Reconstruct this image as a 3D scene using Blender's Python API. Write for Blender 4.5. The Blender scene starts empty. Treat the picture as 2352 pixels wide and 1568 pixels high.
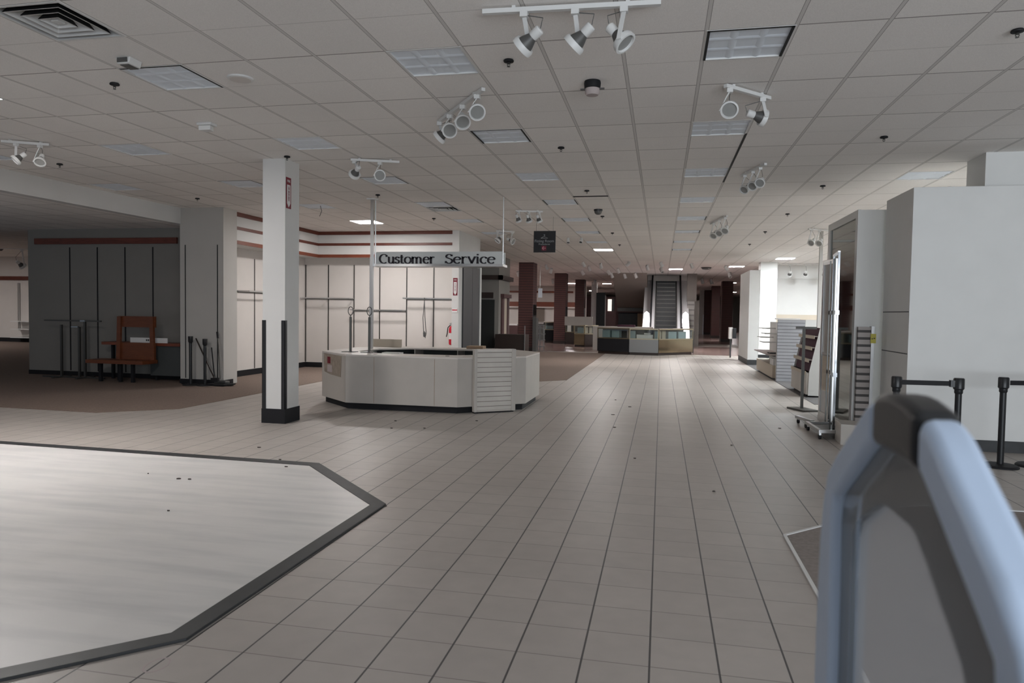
import bpy, math, random
from mathutils import Vector, Matrix
random.seed(7)
sc = bpy.context.scene
C = bpy.context.collection
PI = math.pi

# ------------------------------------------------------------------ camera
IW, IH = 2352, 1568
FOC, YAW, PIT, ROL, EYE, CEIL = 1631.77, 0.2066, 0.0412, 0.0152, 1.58, 3.6153
fw = Vector((-math.sin(YAW)*math.cos(PIT), math.cos(YAW)*math.cos(PIT), -math.sin(PIT)))
rt0 = Vector((math.cos(YAW), math.sin(YAW), 0)); up0 = rt0.cross(fw)
rt = math.cos(ROL)*rt0 + math.sin(ROL)*up0
up = -math.sin(ROL)*rt0 + math.cos(ROL)*up0
cam_d = bpy.data.cameras.new('camera'); cam = bpy.data.objects.new('camera', cam_d); C.objects.link(cam)
M = Matrix((rt, up, -fw)).transposed().to_4x4(); M.translation = Vector((0, 0, EYE)); cam.matrix_world = M
cam_d.sensor_width = 36; cam_d.sensor_fit = 'HORIZONTAL'; cam_d.lens = FOC/IW*36
cam_d.clip_start = 0.02; cam_d.clip_end = 300
cam_d.dof.use_dof = True; cam_d.dof.focus_distance = 11; cam_d.dof.aperture_fstop = 5.6
sc.camera = cam
sc.view_settings.view_transform = 'Standard'; sc.view_settings.look = 'None'
sc.view_settings.gamma = 1; sc.view_settings.use_curve_mapping = False
sc.view_settings.exposure = 0.36
sc.cycles.diffuse_bounces = 6; sc.cycles.max_bounces = 12; sc.cycles.sample_clamp_indirect = 4.0

# ------------------------------------------------------------------ world and large lights
w = bpy.data.worlds.new('world'); sc.world = w; w.use_nodes = True
bg = w.node_tree.nodes['Background']; bg.inputs[0].default_value = (0.80, 0.88, 1.0, 1); bg.inputs[1].default_value = 0.2

def area(name, loc, rot, sx, sy, power, col):
    l = bpy.data.lights.new(name, 'AREA'); l.shape = 'RECTANGLE'; l.size = sx; l.size_y = sy; l.energy = power; l.color = col
    o = bpy.data.objects.new(name, l); C.objects.link(o); o.location = loc; o.rotation_euler = rot
    return o
# daylight through the mall entrance behind the camera
area('entrance_daylight', (5.0, -4.4, 1.6), (PI/2+0.12, 0, 0.12), 10, 3.0, 330, (0.86, 0.93, 1.0)).data.spread = math.radians(130)
LAMP_COL = (1.0, 0.955, 0.935)
LAMP = 92.0           # emission of a lit ceiling light

# ------------------------------------------------------------------ measuring helpers: a sight line met with a plane of the building
def _ray(x, y): return (x-IW/2)/FOC*rt - (y-IH/2)/FOC*up + fw
EY = Vector((0, 0, EYE))
def at_z(x, y, z=0.0): d = _ray(x, y); return EY + d*((z-EYE)/d.z)
def at_y(x, y, Y): d = _ray(x, y); return EY + d*(Y/d.y)
def at_x(x, y, X): d = _ray(x, y); return EY + d*(X/d.x)

# ------------------------------------------------------------------ materials
def nodes_of(name):
    m = bpy.data.materials.new(name); m.use_nodes = True
    nt = m.node_tree; return m, nt, nt.nodes['Principled BSDF']
def srgb(r, g, b):
    f = lambda c: (c/255/12.92) if c/255 <= 0.04045 else ((c/255+0.055)/1.055)**2.4
    return (f(r), f(g), f(b), 1)
def mat(name, col, rough=0.6, metal=0.0, spec=0.4, noise=0.0, nscale=6.0, emit=None, estr=0.0, trans=0.0, alpha=1.0):
    m, nt, p = nodes_of(name)
    p.inputs['Base Color'].default_value = col
    p.inputs['Roughness'].default_value = rough; p.inputs['Metallic'].default_value = metal
    p.inputs['Specular IOR Level'].default_value = spec
    if trans: p.inputs['Transmission Weight'].default_value = trans
    if alpha < 1: p.inputs['Alpha'].default_value = alpha
    if emit: p.inputs['Emission Color'].default_value = emit; p.inputs['Emission Strength'].default_value = estr
    if noise:
        tc = nt.nodes.new('ShaderNodeNewGeometry'); n = nt.nodes.new('ShaderNodeTexNoise'); n.inputs['Scale'].default_value = nscale
        n.inputs['Detail'].default_value = 5
        nt.links.new(tc.outputs['Position'], n.inputs['Vector'])
        r = nt.nodes.new('ShaderNodeMapRange'); r.inputs['From Min'].default_value = 0.3; r.inputs['From Max'].default_value = 0.7
        r.inputs['To Min'].default_value = 1-noise; r.inputs['To Max'].default_value = 1+noise*0.5
        nt.links.new(n.outputs['Fac'], r.inputs['Value'])
        mx = nt.nodes.new('ShaderNodeMix'); mx.data_type = 'RGBA'; mx.blend_type = 'MULTIPLY'; mx.inputs['Factor'].default_value = 1
        mx.inputs['A'].default_value = col; nt.links.new(r.outputs['Result'], mx.inputs['B'])
        nt.links.new(mx.outputs['Result'], p.inputs['Base Color'])
    return m

class NT:
    """small helper for math node chains"""
    def __init__(s, nt): s.nt = nt
    def m(s, op, a, b=None, c=None):
        n = s.nt.nodes.new('ShaderNodeMath'); n.operation = op
        for i, v in enumerate((a, b, c)):
            if v is None: continue
            if isinstance(v, (int, float)): n.inputs[i].default_value = v
            else: s.nt.links.new(v, n.inputs[i])
        return n.outputs[0]
    def dist(s, v, off, per):    # distance to the nearest line of a family off + k*per
        a = s.m('SUBTRACT', v, off); a = s.m('DIVIDE', a, per); a = s.m('ADD', a, 0.5); a = s.m('FRACT', a); a = s.m('SUBTRACT', a, 0.5)
        return s.m('MULTIPLY', s.m('ABSOLUTE', a), per)
    def cell(s, v, off, per): return s.m('FLOOR', s.m('DIVIDE', s.m('SUBTRACT', v, off), per))
    def less(s, a, b): return s.m('LESS_THAN', a, b)
    def mix(s, f, a, b):
        n = s.nt.nodes.new('ShaderNodeMix'); n.data_type = 'RGBA'
        for k, v in (('Factor', f), ('A', a), ('B', b)):
            if isinstance(v, (tuple, int, float)): n.inputs[k].default_value = v
            else: s.nt.links.new(v, n.inputs[k])
        return n.outputs['Result']
    def xyz(s):
        g = s.nt.nodes.new('ShaderNodeNewGeometry'); x = s.nt.nodes.new('ShaderNodeSeparateXYZ'); s.nt.links.new(g.outputs['Position'], x.inputs[0])
        return x.outputs, g.outputs['Position']
    def noise(s, vec, sc_, det=4):
        n = s.nt.nodes.new('ShaderNodeTexNoise'); n.inputs['Scale'].default_value = sc_; n.inputs['Detail'].default_value = det
        s.nt.links.new(vec, n.inputs['Vector']); return n.outputs['Fac']
    def white(s, a, b):
        c = s.nt.nodes.new('ShaderNodeCombineXYZ'); s.nt.links.new(a, c.inputs[0]); s.nt.links.new(b, c.inputs[1])
        n = s.nt.nodes.new('ShaderNodeTexWhiteNoise'); n.noise_dimensions = '2D'; s.nt.links.new(c.outputs[0], n.inputs['Vector']); return n.outputs['Value']
    def range(s, v, a, b, c, d):
        n = s.nt.nodes.new('ShaderNodeMapRange')
        for i, q in enumerate((a, b, c, d)): n.inputs[i+1].default_value = q
        s.nt.links.new(v, n.inputs[0]); return n.outputs[0]
    def mul(s, col, f):
        n = s.nt.nodes.new('ShaderNodeMix'); n.data_type = 'RGBA'; n.blend_type = 'MULTIPLY'; n.inputs['Factor'].default_value = 1
        if isinstance(col, tuple): n.inputs['A'].default_value = col
        else: s.nt.links.new(col, n.inputs['A'])
        s.nt.links.new(f, n.inputs['B']); return n.outputs['Result']

CX0, CM, CY0, CMY = -0.9496, 0.6096, 5.345, 0.6175      # ceiling grid
FX0, FT, FY0, FTY = -0.0167, 0.3048, 3.1909, 0.3058     # floor tile grid

def ceiling_material():
    m, nt, p = nodes_of('ceiling tile'); k = NT(nt); (x, y, z), pos = k.xyz()
    tile = k.mul((0.86, 0.83, 0.80, 1), k.range(k.noise(pos, 160, 2), 0.3, 0.7, 0.93, 1.05))
    tile = k.mul(tile, k.range(k.white(k.cell(x, CX0, CM), k.cell(y, CY0, CMY*2)), 0, 1, 0.955, 1.03))
    tile = k.mul(tile, k.range(k.noise(pos, 0.35, 3), 0.35, 0.65, 0.95, 1.03))
    dx = k.dist(x, CX0, CM); dd = k.dist(y, CY0, CMY*2); df = k.dist(y, CY0+CMY, CMY*2)
    c = k.mix(k.m('MULTIPLY', k.less(df, 0.005), 0.55), tile, (0.5, 0.475, 0.45, 1))
    c = k.mix(k.less(dd, 0.0075), c, (0.33, 0.305, 0.29, 1))
    c = k.mix(k.less(dx, 0.0165), c, (0.36, 0.34, 0.325, 1))
    c = k.mix(k.less(dx, 0.0115), c, (0.66, 0.635, 0.61, 1))
    nt.links.new(c, p.inputs['Base Color']); p.inputs['Roughness'].default_value = 0.85; p.inputs['Specular IOR Level'].default_value = 0.15
    return m
def floor_material():
    m, nt, p = nodes_of('beige floor tile'); k = NT(nt); (x, y, z), pos = k.xyz()
    tile = k.mul((0.425, 0.39, 0.36, 1), k.range(k.noise(pos, 7, 6), 0.3, 0.7, 0.95, 1.03))
    tile = k.mul(tile, k.range(k.white(k.cell(x, FX0, FT), k.cell(y, FY0, FTY)), 0, 1, 0.95, 1.03))
    tile = k.mul(tile, k.range(k.noise(pos, 0.5, 4), 0.35, 0.7, 0.92, 1.03))
    dx = k.dist(x, FX0, FT); dy = k.dist(y, FY0, FTY)
    c = k.mix(k.m('MULTIPLY', k.less(dy, 0.0032), 0.8), tile, (0.17, 0.15, 0.135, 1))
    g = k.less(dx, 0.0046)
    c = k.mix(g, c, (0.075, 0.07, 0.07, 1))
    nt.links.new(c, p.inputs['Base Color']); p.inputs['Roughness'].default_value = 0.42; p.inputs['Specular IOR Level'].default_value = 0.35
    return m
def stripe_material(name, a, b, per, frac, off=0.0, rough=0.6, axis=2):
    """horizontal lines: a slat colour with a groove colour every per metres"""
    m, nt, p = nodes_of(name); k = NT(nt); co, pos = k.xyz()
    d = k.dist(co[axis], off, per); c = k.mix(k.less(d, per*frac/2), k.mul(a, k.range(k.noise(pos, 4, 3), 0.3, 0.7, 0.93, 1.04)), b)
    nt.links.new(c, p.inputs['Base Color']); p.inputs['Roughness'].default_value = rough
    return m
def wood_material(name, a, b, sc_=1.0, rough=0.45):
    m, nt, p = nodes_of(name); g = nt.nodes.new('ShaderNodeNewGeometry'); mp = nt.nodes.new('ShaderNodeMapping')
    mp.inputs['Scale'].default_value = (3*sc_, 3*sc_, 26*sc_); nt.links.new(g.outputs['Position'], mp.inputs[0])
    n = nt.nodes.new('ShaderNodeTexNoise'); n.inputs['Scale'].default_value = 2; n.inputs['Detail'].default_value = 6; nt.links.new(mp.outputs[0], n.inputs['Vector'])
    k = NT(nt); nt.links.new(k.mix(k.range(n.outputs['Fac'], 0.3, 0.7, 0, 1), a, b), p.inputs['Base Color']); p.inputs['Roughness'].default_value = rough
    return m
def mat_platform():
    m, nt, p = nodes_of('worn white vinyl'); k = NT(nt); g = nt.nodes.new('ShaderNodeNewGeometry'); mp = nt.nodes.new('ShaderNodeMapping')
    mp.inputs['Rotation'].default_value = (0, 0, -0.10); mp.inputs['Scale'].default_value = (0.8, 6.0, 1); nt.links.new(g.outputs['Position'], mp.inputs[0])
    s = k.noise(mp.outputs[0], 1.1, 9)
    c = k.mix(k.range(s, 0.42, 0.70, 0, 1), (0.65, 0.635, 0.62, 1), (0.53, 0.525, 0.52, 1))
    c = k.mul(c, k.range(k.noise(g.outputs['Position'], 3, 6), 0.3, 0.75, 0.97, 1.03))
    nt.links.new(c, p.inputs['Base Color']); p.inputs['Roughness'].default_value = 0.38; p.inputs['Specular IOR Level'].default_value = 0.35
    return m

MT = dict(
    ceil=ceiling_material(), tile=floor_material(), platform=mat_platform(),
    white=mat('white wall paint', (0.61, 0.605, 0.59, 1), 0.6, noise=0.03, nscale=2),
    cool=mat('white laminate panel', (0.68, 0.68, 0.665, 1), 0.5, noise=0.03, nscale=3),
    cream=mat('cream wall paint', (0.61, 0.575, 0.545, 1), 0.65, noise=0.03, nscale=2),
    pillar=mat('off white pillar paint', (0.46, 0.445, 0.42, 1), 0.65, noise=0.03, nscale=2),  # white paint darkened to stand in for shade on the pillar
    alcove=mat('warm grey wall paint', (0.21, 0.20, 0.185, 1), 0.7, noise=0.04, nscale=2),  # pale wall colour lowered so the shade of the alcove is in it
    greywall=mat('dim grey wall paint', (0.30, 0.28, 0.26, 1), 0.7, noise=0.05, nscale=2),
    taupe=mat('taupe soffit paint', (0.36, 0.32, 0.285, 1), 0.7, noise=0.05, nscale=1),
    maroonish=mat('dim taupe bulkhead paint', (0.13, 0.115, 0.105, 1), 0.7),
    maroon=mat('dark maroon wall paint', (0.075, 0.035, 0.035, 1), 0.6, noise=0.1, nscale=2),
    desk=mat('off white laminate', (0.45, 0.42, 0.385, 1), 0.42, noise=0.06, nscale=3),
    desktop=mat('pale laminate worktop', (0.60, 0.56, 0.52, 1), 0.35, noise=0.04, nscale=3),
    inside=mat('dark cabinet interior', (0.06, 0.065, 0.065, 1), 0.7),
    trim=wood_material('mahogany trim', (0.145, 0.035, 0.02, 1), (0.085, 0.02, 0.012, 1)),
    orange=wood_material('orange stained wood', (0.15, 0.042, 0.013, 1), (0.10, 0.026, 0.008, 1), 0.7),
    oakred=wood_material('red brown wood band', (0.20, 0.05, 0.022, 1), (0.13, 0.03, 0.014, 1), 0.5),
    black=mat('black rubber', (0.011, 0.011, 0.013, 1), 0.6, spec=0.25), blackpl=mat('black plastic', (0.014, 0.015, 0.017, 1), 0.35),
    edge=mat('charcoal rubber edging', (0.034, 0.036, 0.038, 1), 0.5, noise=0.2, nscale=8),
    carpet=mat('brown carpet', (0.20, 0.155, 0.13, 1), 0.95, spec=0.1, noise=0.18, nscale=40),
    palecarpet=mat('worn taupe carpet', (0.27, 0.24, 0.225, 1), 0.95, spec=0.1, noise=0.15, nscale=30),
    greycarpet=mat('grey carpet', (0.13, 0.125, 0.125, 1), 0.95, spec=0.1, noise=0.15, nscale=40),
    redfloor=mat('polished red brown floor', (0.22, 0.155, 0.14, 1), 0.22, noise=0.15, nscale=3),
    steel=mat('brushed steel', (0.55, 0.55, 0.55, 1), 0.32, 1.0), chrome=mat('chrome', (0.27, 0.285, 0.30, 1), 0.14, 1.0),
    mattesteel=mat('dull brushed steel', (0.25, 0.25, 0.25, 1), 0.33, 1.0),
    palesteel=mat('satin steel cladding', (0.72, 0.72, 0.74, 1), 0.35, 0.2),
    darksteel=mat('dark steel', (0.10, 0.098, 0.092, 1), 0.4, 0.8), mirror=mat('mirror', (0.62, 0.64, 0.62, 1), 0.05, 1.0),
    darkglass=mat('tinted mirror glass', (0.20, 0.22, 0.21, 1), 0.04, 1.0),
    bronze=mat('bronze mirror', (0.27, 0.22, 0.15, 1), 0.14, 1.0), gold=mat('brass trim', (0.42, 0.37, 0.27, 1), 0.3, 1.0),
    whitemetal=mat('white enamel', (0.66, 0.66, 0.65, 1), 0.4), lens=mat('frosted lamp glass', (0.26, 0.26, 0.25, 1), 0.3),
    fin=mat('grey cast heat sink', (0.10, 0.098, 0.095, 1), 0.5, 0.3),
    louver=mat('pale blue louver', (0.80, 0.86, 0.93, 1), 0.5), gasket=mat('black gasket', (0.01, 0.01, 0.01, 1), 0.7),
    lit=mat('lit lamp diffuser', (0.9, 0.9, 0.9, 1), 0.5, emit=LAMP_COL+(1,), estr=LAMP),
    litstrong=mat('lit bright lamp diffuser', (0.9, 0.9, 0.9, 1), 0.5, emit=LAMP_COL+(1,), estr=LAMP*1.35),
    litcool=mat('lit cool white lamp diffuser', (0.9, 0.9, 0.9, 1), 0.5, emit=(0.90, 0.965, 1.0, 1), estr=LAMP*1.15),
    dimlit=mat('glowing panel', (0.9, 0.9, 0.9, 1), 0.5, emit=(1, 0.93, 0.83, 1), estr=0.75),
    combglow=mat('escalator comb lamp', (0.9, 0.9, 0.9, 1), 0.5, emit=(1, 0.9, 0.9, 1), estr=9),
    red=mat('red enamel', (0.50, 0.012, 0.03, 1), 0.35), darkred=mat('deep red print', (0.16, 0.008, 0.02, 1), 0.5),
    paper=mat('white paper', (0.70, 0.69, 0.68, 1), 0.7), ink=mat('black lettering', (0.018, 0.014, 0.02, 1), 0.5),
    signwhite=mat('white acrylic sign face', (0.62, 0.64, 0.63, 1), 0.35), signblack=mat('black sign face', (0.010, 0.010, 0.012, 1), 0.45),
    silverink=mat('silver lettering', (0.33, 0.33, 0.34, 1), 0.5), pink=mat('pale pink print', (0.50, 0.22, 0.24, 1), 0.5), signred=mat('crimson print', (0.16, 0.012, 0.035, 1), 0.5),
    yellow=mat('yellow card', (0.56, 0.50, 0.10, 1), 0.6),
    kraft=mat('worn brown paper', (0.30, 0.25, 0.205, 1), 0.8, noise=0.25, nscale=14),
    slat=stripe_material('grey slatwall', (0.30, 0.30, 0.32, 1), (0.03, 0.03, 0.035, 1), 0.079, 0.13),
    slatbrown=stripe_material('brown slatwall', (0.42, 0.38, 0.36, 1), (0.06, 0.055, 0.052, 1), 0.098, 0.36, 0.02),
    slatdesk=stripe_material('off white slatwall', (0.53, 0.50, 0.46, 1), (0.10, 0.07, 0.05, 1), 0.0762, 0.09, 0.03),
    slatlit=stripe_material('pale slatwall', (0.62, 0.55, 0.46, 1), (0.30, 0.22, 0.15, 1), 0.15, 0.15),
    brick=stripe_material('dark red slat cladding', (0.090, 0.030, 0.026, 1), (0.030, 0.012, 0.012, 1), 0.105, 0.28),
    steps=stripe_material('ribbed escalator steps', (0.030, 0.032, 0.034, 1), (0.012, 0.012, 0.013, 1), 0.03, 0.4, 0, 0.45, 0),
    louvgrey=stripe_material('grey louvred panel', (0.17, 0.16, 0.15, 1), (0.08, 0.075, 0.07, 1), 0.26, 0.3),
    plum=mat('plum felt backing', (0.060, 0.016, 0.032, 1), 0.8), beige=mat('beige laminate', (0.46, 0.40, 0.32, 1), 0.5),
    darkwood=wood_material('dark walnut', (0.028, 0.016, 0.012, 1), (0.018, 0.011, 0.009, 1)),
    doorgrey=mat('charcoal door paint', (0.032, 0.034, 0.036, 1), 0.45), doordark=mat('dark green grey door paint', (0.016, 0.018, 0.017, 1), 0.5),
    bodyplastic=mat('pale blue grey plastic', (0.41, 0.50, 0.64, 1), 0.35), smoked=mat('smoked acrylic', (0.10, 0.11, 0.12, 1), 0.3, alpha=0.72),
    glassblue=mat('pale blue display box', (0.30, 0.38, 0.40, 1), 0.4), scrap=mat('dark scrap', (0.06, 0.05, 0.045, 1), 0.9),
    wire=mat('grey cable', (0.10, 0.10, 0.10, 1), 0.5), pinkfelt=mat('faded shelf paper', (0.42, 0.36, 0.35, 1), 0.8),
    brown=mat('brown window blind', (0.19, 0.16, 0.135, 1), 0.7), cardboard=mat('cardboard', (0.30, 0.21, 0.14, 1), 0.8),
)
def glass_mat(name, tint, gloss):
    m = bpy.data.materials.new(name); m.use_nodes = True; nt = m.node_tree; nt.nodes.clear()
    o = nt.nodes.new('ShaderNodeOutputMaterial'); t = nt.nodes.new('ShaderNodeBsdfTransparent'); g = nt.nodes.new('ShaderNodeBsdfGlossy'); x = nt.nodes.new('ShaderNodeMixShader')
    t.inputs[0].default_value = tint; g.inputs['Roughness'].default_value = 0.03; x.inputs[0].default_value = gloss
    nt.links.new(t.outputs[0], x.inputs[1]); nt.links.new(g.outputs[0], x.inputs[2]); nt.links.new(x.outputs[0], o.inputs[0]); return m
MT['glass'] = glass_mat('clear glass', (0.90, 0.93, 0.92, 1), 0.08)
MT['acrylic'] = glass_mat('clear acrylic', (0.90, 0.91, 0.93, 1), 0.05)
_nt = MT['acrylic'].node_tree; _o = _nt.nodes['Material Output']; _x = _nt.nodes.new('ShaderNodeMixShader'); _d = _nt.nodes.new('ShaderNodeBsdfDiffuse')
_d.inputs[0].default_value = (0.75, 0.77, 0.8, 1); _x.inputs[0].default_value = 0.30  # diffuse share mixed in to imitate daylight haze on the clear panel
_nt.links.new(_o.inputs[0].links[0].from_socket, _x.inputs[1]); _nt.links.new(_d.outputs[0], _x.inputs[2]); _nt.links.new(_x.outputs[0], _o.inputs[0])
MT['hazed'] = mat('hazed grey acrylic', (0.42, 0.41, 0.39, 1), 0.15, 0.0, alpha=0.92)

# ------------------------------------------------------------------ mesh building
class B:
    def __init__(s): s.v = []; s.f = []
    def _add(s, vs, fs):
        n = len(s.v); s.v += [tuple(p) for p in vs]; s.f += [tuple(i+n for i in f) for f in fs]; return s
    def box(s, x0, x1, y0, y1, z0, z1, M=None):
        vs = [Vector((x, y, z)) for x in (x0, x1) for y in (y0, y1) for z in (z0, z1)]
        if M: vs = [M @ q for q in vs]
        return s._add(vs, [(0, 1, 3, 2), (4, 6, 7, 5), (0, 4, 5, 1), (2, 3, 7, 6), (0, 2, 6, 4), (1, 5, 7, 3)])
    def bar(s, p, q, wd, th, upv=(0, 0, 1)):      # rectangular bar from p to q
        p, q = Vector(p), Vector(q); d = (q-p); L = d.length; d.normalize(); u = Vector(upv)
        if abs(d.dot(u)) > 0.98: u = Vector((0, 1, 0))
        a = d.cross(u).normalized(); b = a.cross(d).normalized()
        Mx = Matrix((d, a, b)).transposed().to_4x4(); Mx.translation = p
        return s.box(0, L, -wd/2, wd/2, -th/2, th/2, Mx)
    def tube(s, pts, r, n=8, cap=True):
        pts = [Vector(p) for p in pts]; rs = r if isinstance(r, (list, tuple)) else [r]*len(pts)
        vs = []; fs = []; a = None
        for i, p in enumerate(pts):
            d = (pts[min(i+1, len(pts)-1)] - pts[max(i-1, 0)]).normalized()
            if a is None:
                h = Vector((0, 0, 1)) if abs(d.z) < 0.9 else Vector((1, 0, 0)); a = d.cross(h).normalized()
            else: a = (a - d*a.dot(d)).normalized()
            b = d.cross(a)
            vs += [p + (a*math.cos(2*PI*k/n) + b*math.sin(2*PI*k/n))*rs[i] for k in range(n)]
        for i in range(len(pts)-1):
            for k in range(n): fs.append((i*n+k, i*n+(k+1) % n, (i+1)*n+(k+1) % n, (i+1)*n+k))
        if cap: fs += [tuple(range(n))[::-1], tuple(range((len(pts)-1)*n, len(pts)*n))]
        return s._add(vs, fs)
    def lathe(s, prof, c, axis=(0, 0, 1), n=20):   # prof: (radius, height) pairs along axis from c
        ax = Vector(axis).normalized(); c = Vector(c); h = Vector((0, 0, 1)) if abs(ax.z) < 0.9 else Vector((1, 0, 0))
        a = ax.cross(h).normalized(); q = ax.cross(a); vs = []; fs = []; m = len(prof)
        for r_, z in prof: vs += [c + ax*z + (a*math.cos(2*PI*k/n) + q*math.sin(2*PI*k/n))*max(r_, 1e-4) for k in range(n)]
        for i in range(m-1):
            for k in range(n): fs.append((i*n+k, i*n+(k+1) % n, (i+1)*n+(k+1) % n, (i+1)*n+k))
        return s._add(vs, fs + [tuple(range(n))[::-1], tuple(range((m-1)*n, m*n))])
    def prism(s, poly, z0, z1, M=None):             # polygon in xy, extruded in z
        n = len(poly); vs = [Vector((x, y, z0)) for x, y in poly] + [Vector((x, y, z1)) for x, y in poly]
        if M: vs = [M @ q for q in vs]
        return s._add(vs, [tuple(range(n))[::-1], tuple(range(n, 2*n))] + [(i, (i+1) % n, n+(i+1) % n, n+i) for i in range(n)])
    def ring(s, outer, inner, z0, z1, closed=True, M=None):
        n = len(outer); vs = [Vector((x, y, z)) for pl in (outer, inner) for z in (z0, z1) for x, y in pl]
        if M: vs = [M @ q for q in vs]
        fs = []
        for i in range(n if closed else n-1):
            j = (i+1) % n
            fs += [(i, j, n+j, n+i), (2*n+i, 3*n+i, 3*n+j, 2*n+j), (i, 2*n+i, 2*n+j, j), (n+i, n+j, 3*n+j, 3*n+i)]
        if not closed: fs += [(0, n, 3*n, 2*n), (n-1, 3*n-1, 4*n-1, 2*n-1)]
        return s._add(vs, fs)
    def quad(s, *p): return s._add(p, [tuple(range(len(p)))])

ORI = {}
def _mesh(name, b, m, org, bevel=0, seg=2, sharp=35):
    me = bpy.data.meshes.new(name); me.from_pydata([tuple(Vector(v)-org) for v in b.v], [], b.f)
    import bmesh
    bm = bmesh.new(); bm.from_mesh(me); bmesh.ops.recalc_face_normals(bm, faces=bm.faces); bm.to_mesh(me); bm.free()
    me.materials.append(MT[m] if isinstance(m, str) else m)
    me.polygons.foreach_set('use_smooth', [True]*len(me.polygons)); me.set_sharp_from_angle(angle=math.radians(sharp))
    o = bpy.data.objects.new(name, me); C.objects.link(o)
    if bevel:
        md = o.modifiers.new('bevel', 'BEVEL'); md.width = bevel; md.segments = seg; md.limit_method = 'ANGLE'; md.angle_limit = math.radians(40)
        md.harden_normals = True
    return o
def tag(o, label, cat, group=None, kind=None):
    if label: o['label'] = label
    if cat: o['category'] = cat
    if group: o['group'] = group
    if kind: o['kind'] = kind
    return o
def thing(name, label, cat, loc=(0, 0, 0), group=None, kind=None, rz=0):
    o = bpy.data.objects.new(name, None); C.objects.link(o); o.location = loc; o.rotation_euler = (0, 0, rz); o.empty_display_size = 0.1
    ORI[o] = Vector(loc); return tag(o, label, cat, group, kind)
def part(name, b, m, parent, label=None, bevel=0, seg=2):       # b in world coordinates
    org = ORI[parent]; o = _mesh(name, b, m, org, bevel, seg); o.parent = parent; ORI[o] = org
    if label: o['label'] = label
    return o
def solo(name, b, m, label, cat, group=None, kind=None, bevel=0):
    xs = [v[0] for v in b.v]; ys = [v[1] for v in b.v]; zs = [v[2] for v in b.v]
    org = Vector(((min(xs)+max(xs))/2, (min(ys)+max(ys))/2, min(zs)))
    o = _mesh(name, b, m, org, bevel); o.location = org; ORI[o] = org
    return tag(o, label, cat, group, kind)
def struct(name, b, m, label=None, bevel=0):
    o = _mesh(name, b, m, Vector((0, 0, 0)), bevel); o['kind'] = 'structure'; ORI[o] = Vector((0, 0, 0))
    if label: o['label'] = label
    return o
def dup(root, loc, label=None, group=None, rz=None):
    r = root.copy(); C.objects.link(r); r.location = loc
    if rz is not None: r.rotation_euler = (0, 0, rz)
    if label: r['label'] = label
    if group: r['group'] = group
    for ch in list(root.children):
        c = ch.copy(); C.objects.link(c); c.parent = r
        for g in list(ch.children):
            d = g.copy(); C.objects.link(d); d.parent = c
    return r
def text_b(s, size, M, depth=0.002, align='CENTER'):    # lettering as a mesh in B
    cu = bpy.data.curves.new('lettering', 'FONT'); cu.body = s; cu.size = size; cu.extrude = depth/2; cu.align_x = align; cu.align_y = 'CENTER'
    o = bpy.data.objects.new('lettering', cu); C.objects.link(o); dg = bpy.context.evaluated_depsgraph_get(); dg.update()
    me = bpy.data.meshes.new_from_object(o.evaluated_get(dg)); b = B()
    b._add([M @ v.co for v in me.vertices], [tuple(p.vertices) for p in me.polygons])
    bpy.data.objects.remove(o); bpy.data.curves.remove(cu); bpy.data.meshes.remove(me); return b
def facing(x, y, z, ang=0):     # matrix: text plane upright, facing -Y turned by ang about Z
    return Matrix.Translation((x, y, z)) @ Matrix.Rotation(ang, 4, 'Z') @ Matrix.Rotation(PI/2, 4, 'X')

# ================================================================== THE SETTING
def plane_b(poly, z):
    b = B(); b._add([(x, y, z) for x, y in poly], [tuple(range(len(poly)))]); return b
def slab_b(poly, z0, z1): return B().prism(poly, z0, z1)
struct('floor', slab_b([(-12, -5), (13, -5), (13, 29), (-12, 29)], -0.05, 0), 'tile')
struct('floor_carpet_rear', slab_b([(-34, 9.02), (-9.92, 9.02), (-8.14, 8.96), (-7.29, 9.68), (-7.26, 14.7), (-5.9, 16.08), (-2.67, 16.08), (-2.15, 16.6), (-2.15, 27.2), (-2.15, 28.4), (-34, 28.4)], 0.0, 0.006), 'carpet')
struct('floor_carpet_side', slab_b([(2.74, 13.6), (3.6, 13.6), (3.6, 24.3), (2.74, 23.9)], 0.0, 0.006), 'greycarpet')
struct('floor_carpet_entrance', slab_b([(0.905, 3.0), (0.905, 5.353), (1.95, 6.40), (2.2, 6.52), (5.5, 6.55), (5.5, 1.6), (2.2, 1.6)], 0.0, 0.006), 'palecarpet')
b = B(); pl = [(0.905, 3.0), (0.905, 5.353), (1.95, 6.40), (2.2, 6.52), (5.5, 6.55)]
for p, q in zip(pl, pl[1:]): b.bar((p[0], p[1], 0.006), (q[0], q[1], 0.006), 0.022, 0.012)
b.bar((0.905, 3.0, 0.006), (2.2, 1.6, 0.006), 0.022, 0.012)
struct('trim_carpet', b, 'whitemetal')
struct('floor_far', slab_b([(-34, 29), (13, 29), (13, 80), (-34, 80)], -0.05, 0), 'redfloor')
struct('floor_far_tile', slab_b([(1.2, 28.4), (4.4, 28.4), (4.4, 24.0), (2.7, 24.0)], 0, 0.003), 'tile')
struct('floor_far_aisle', slab_b([(1.6, 36.6), (3.9, 36.6), (3.9, 40), (1.6, 40)], 0, 0.003), 'tile')

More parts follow.
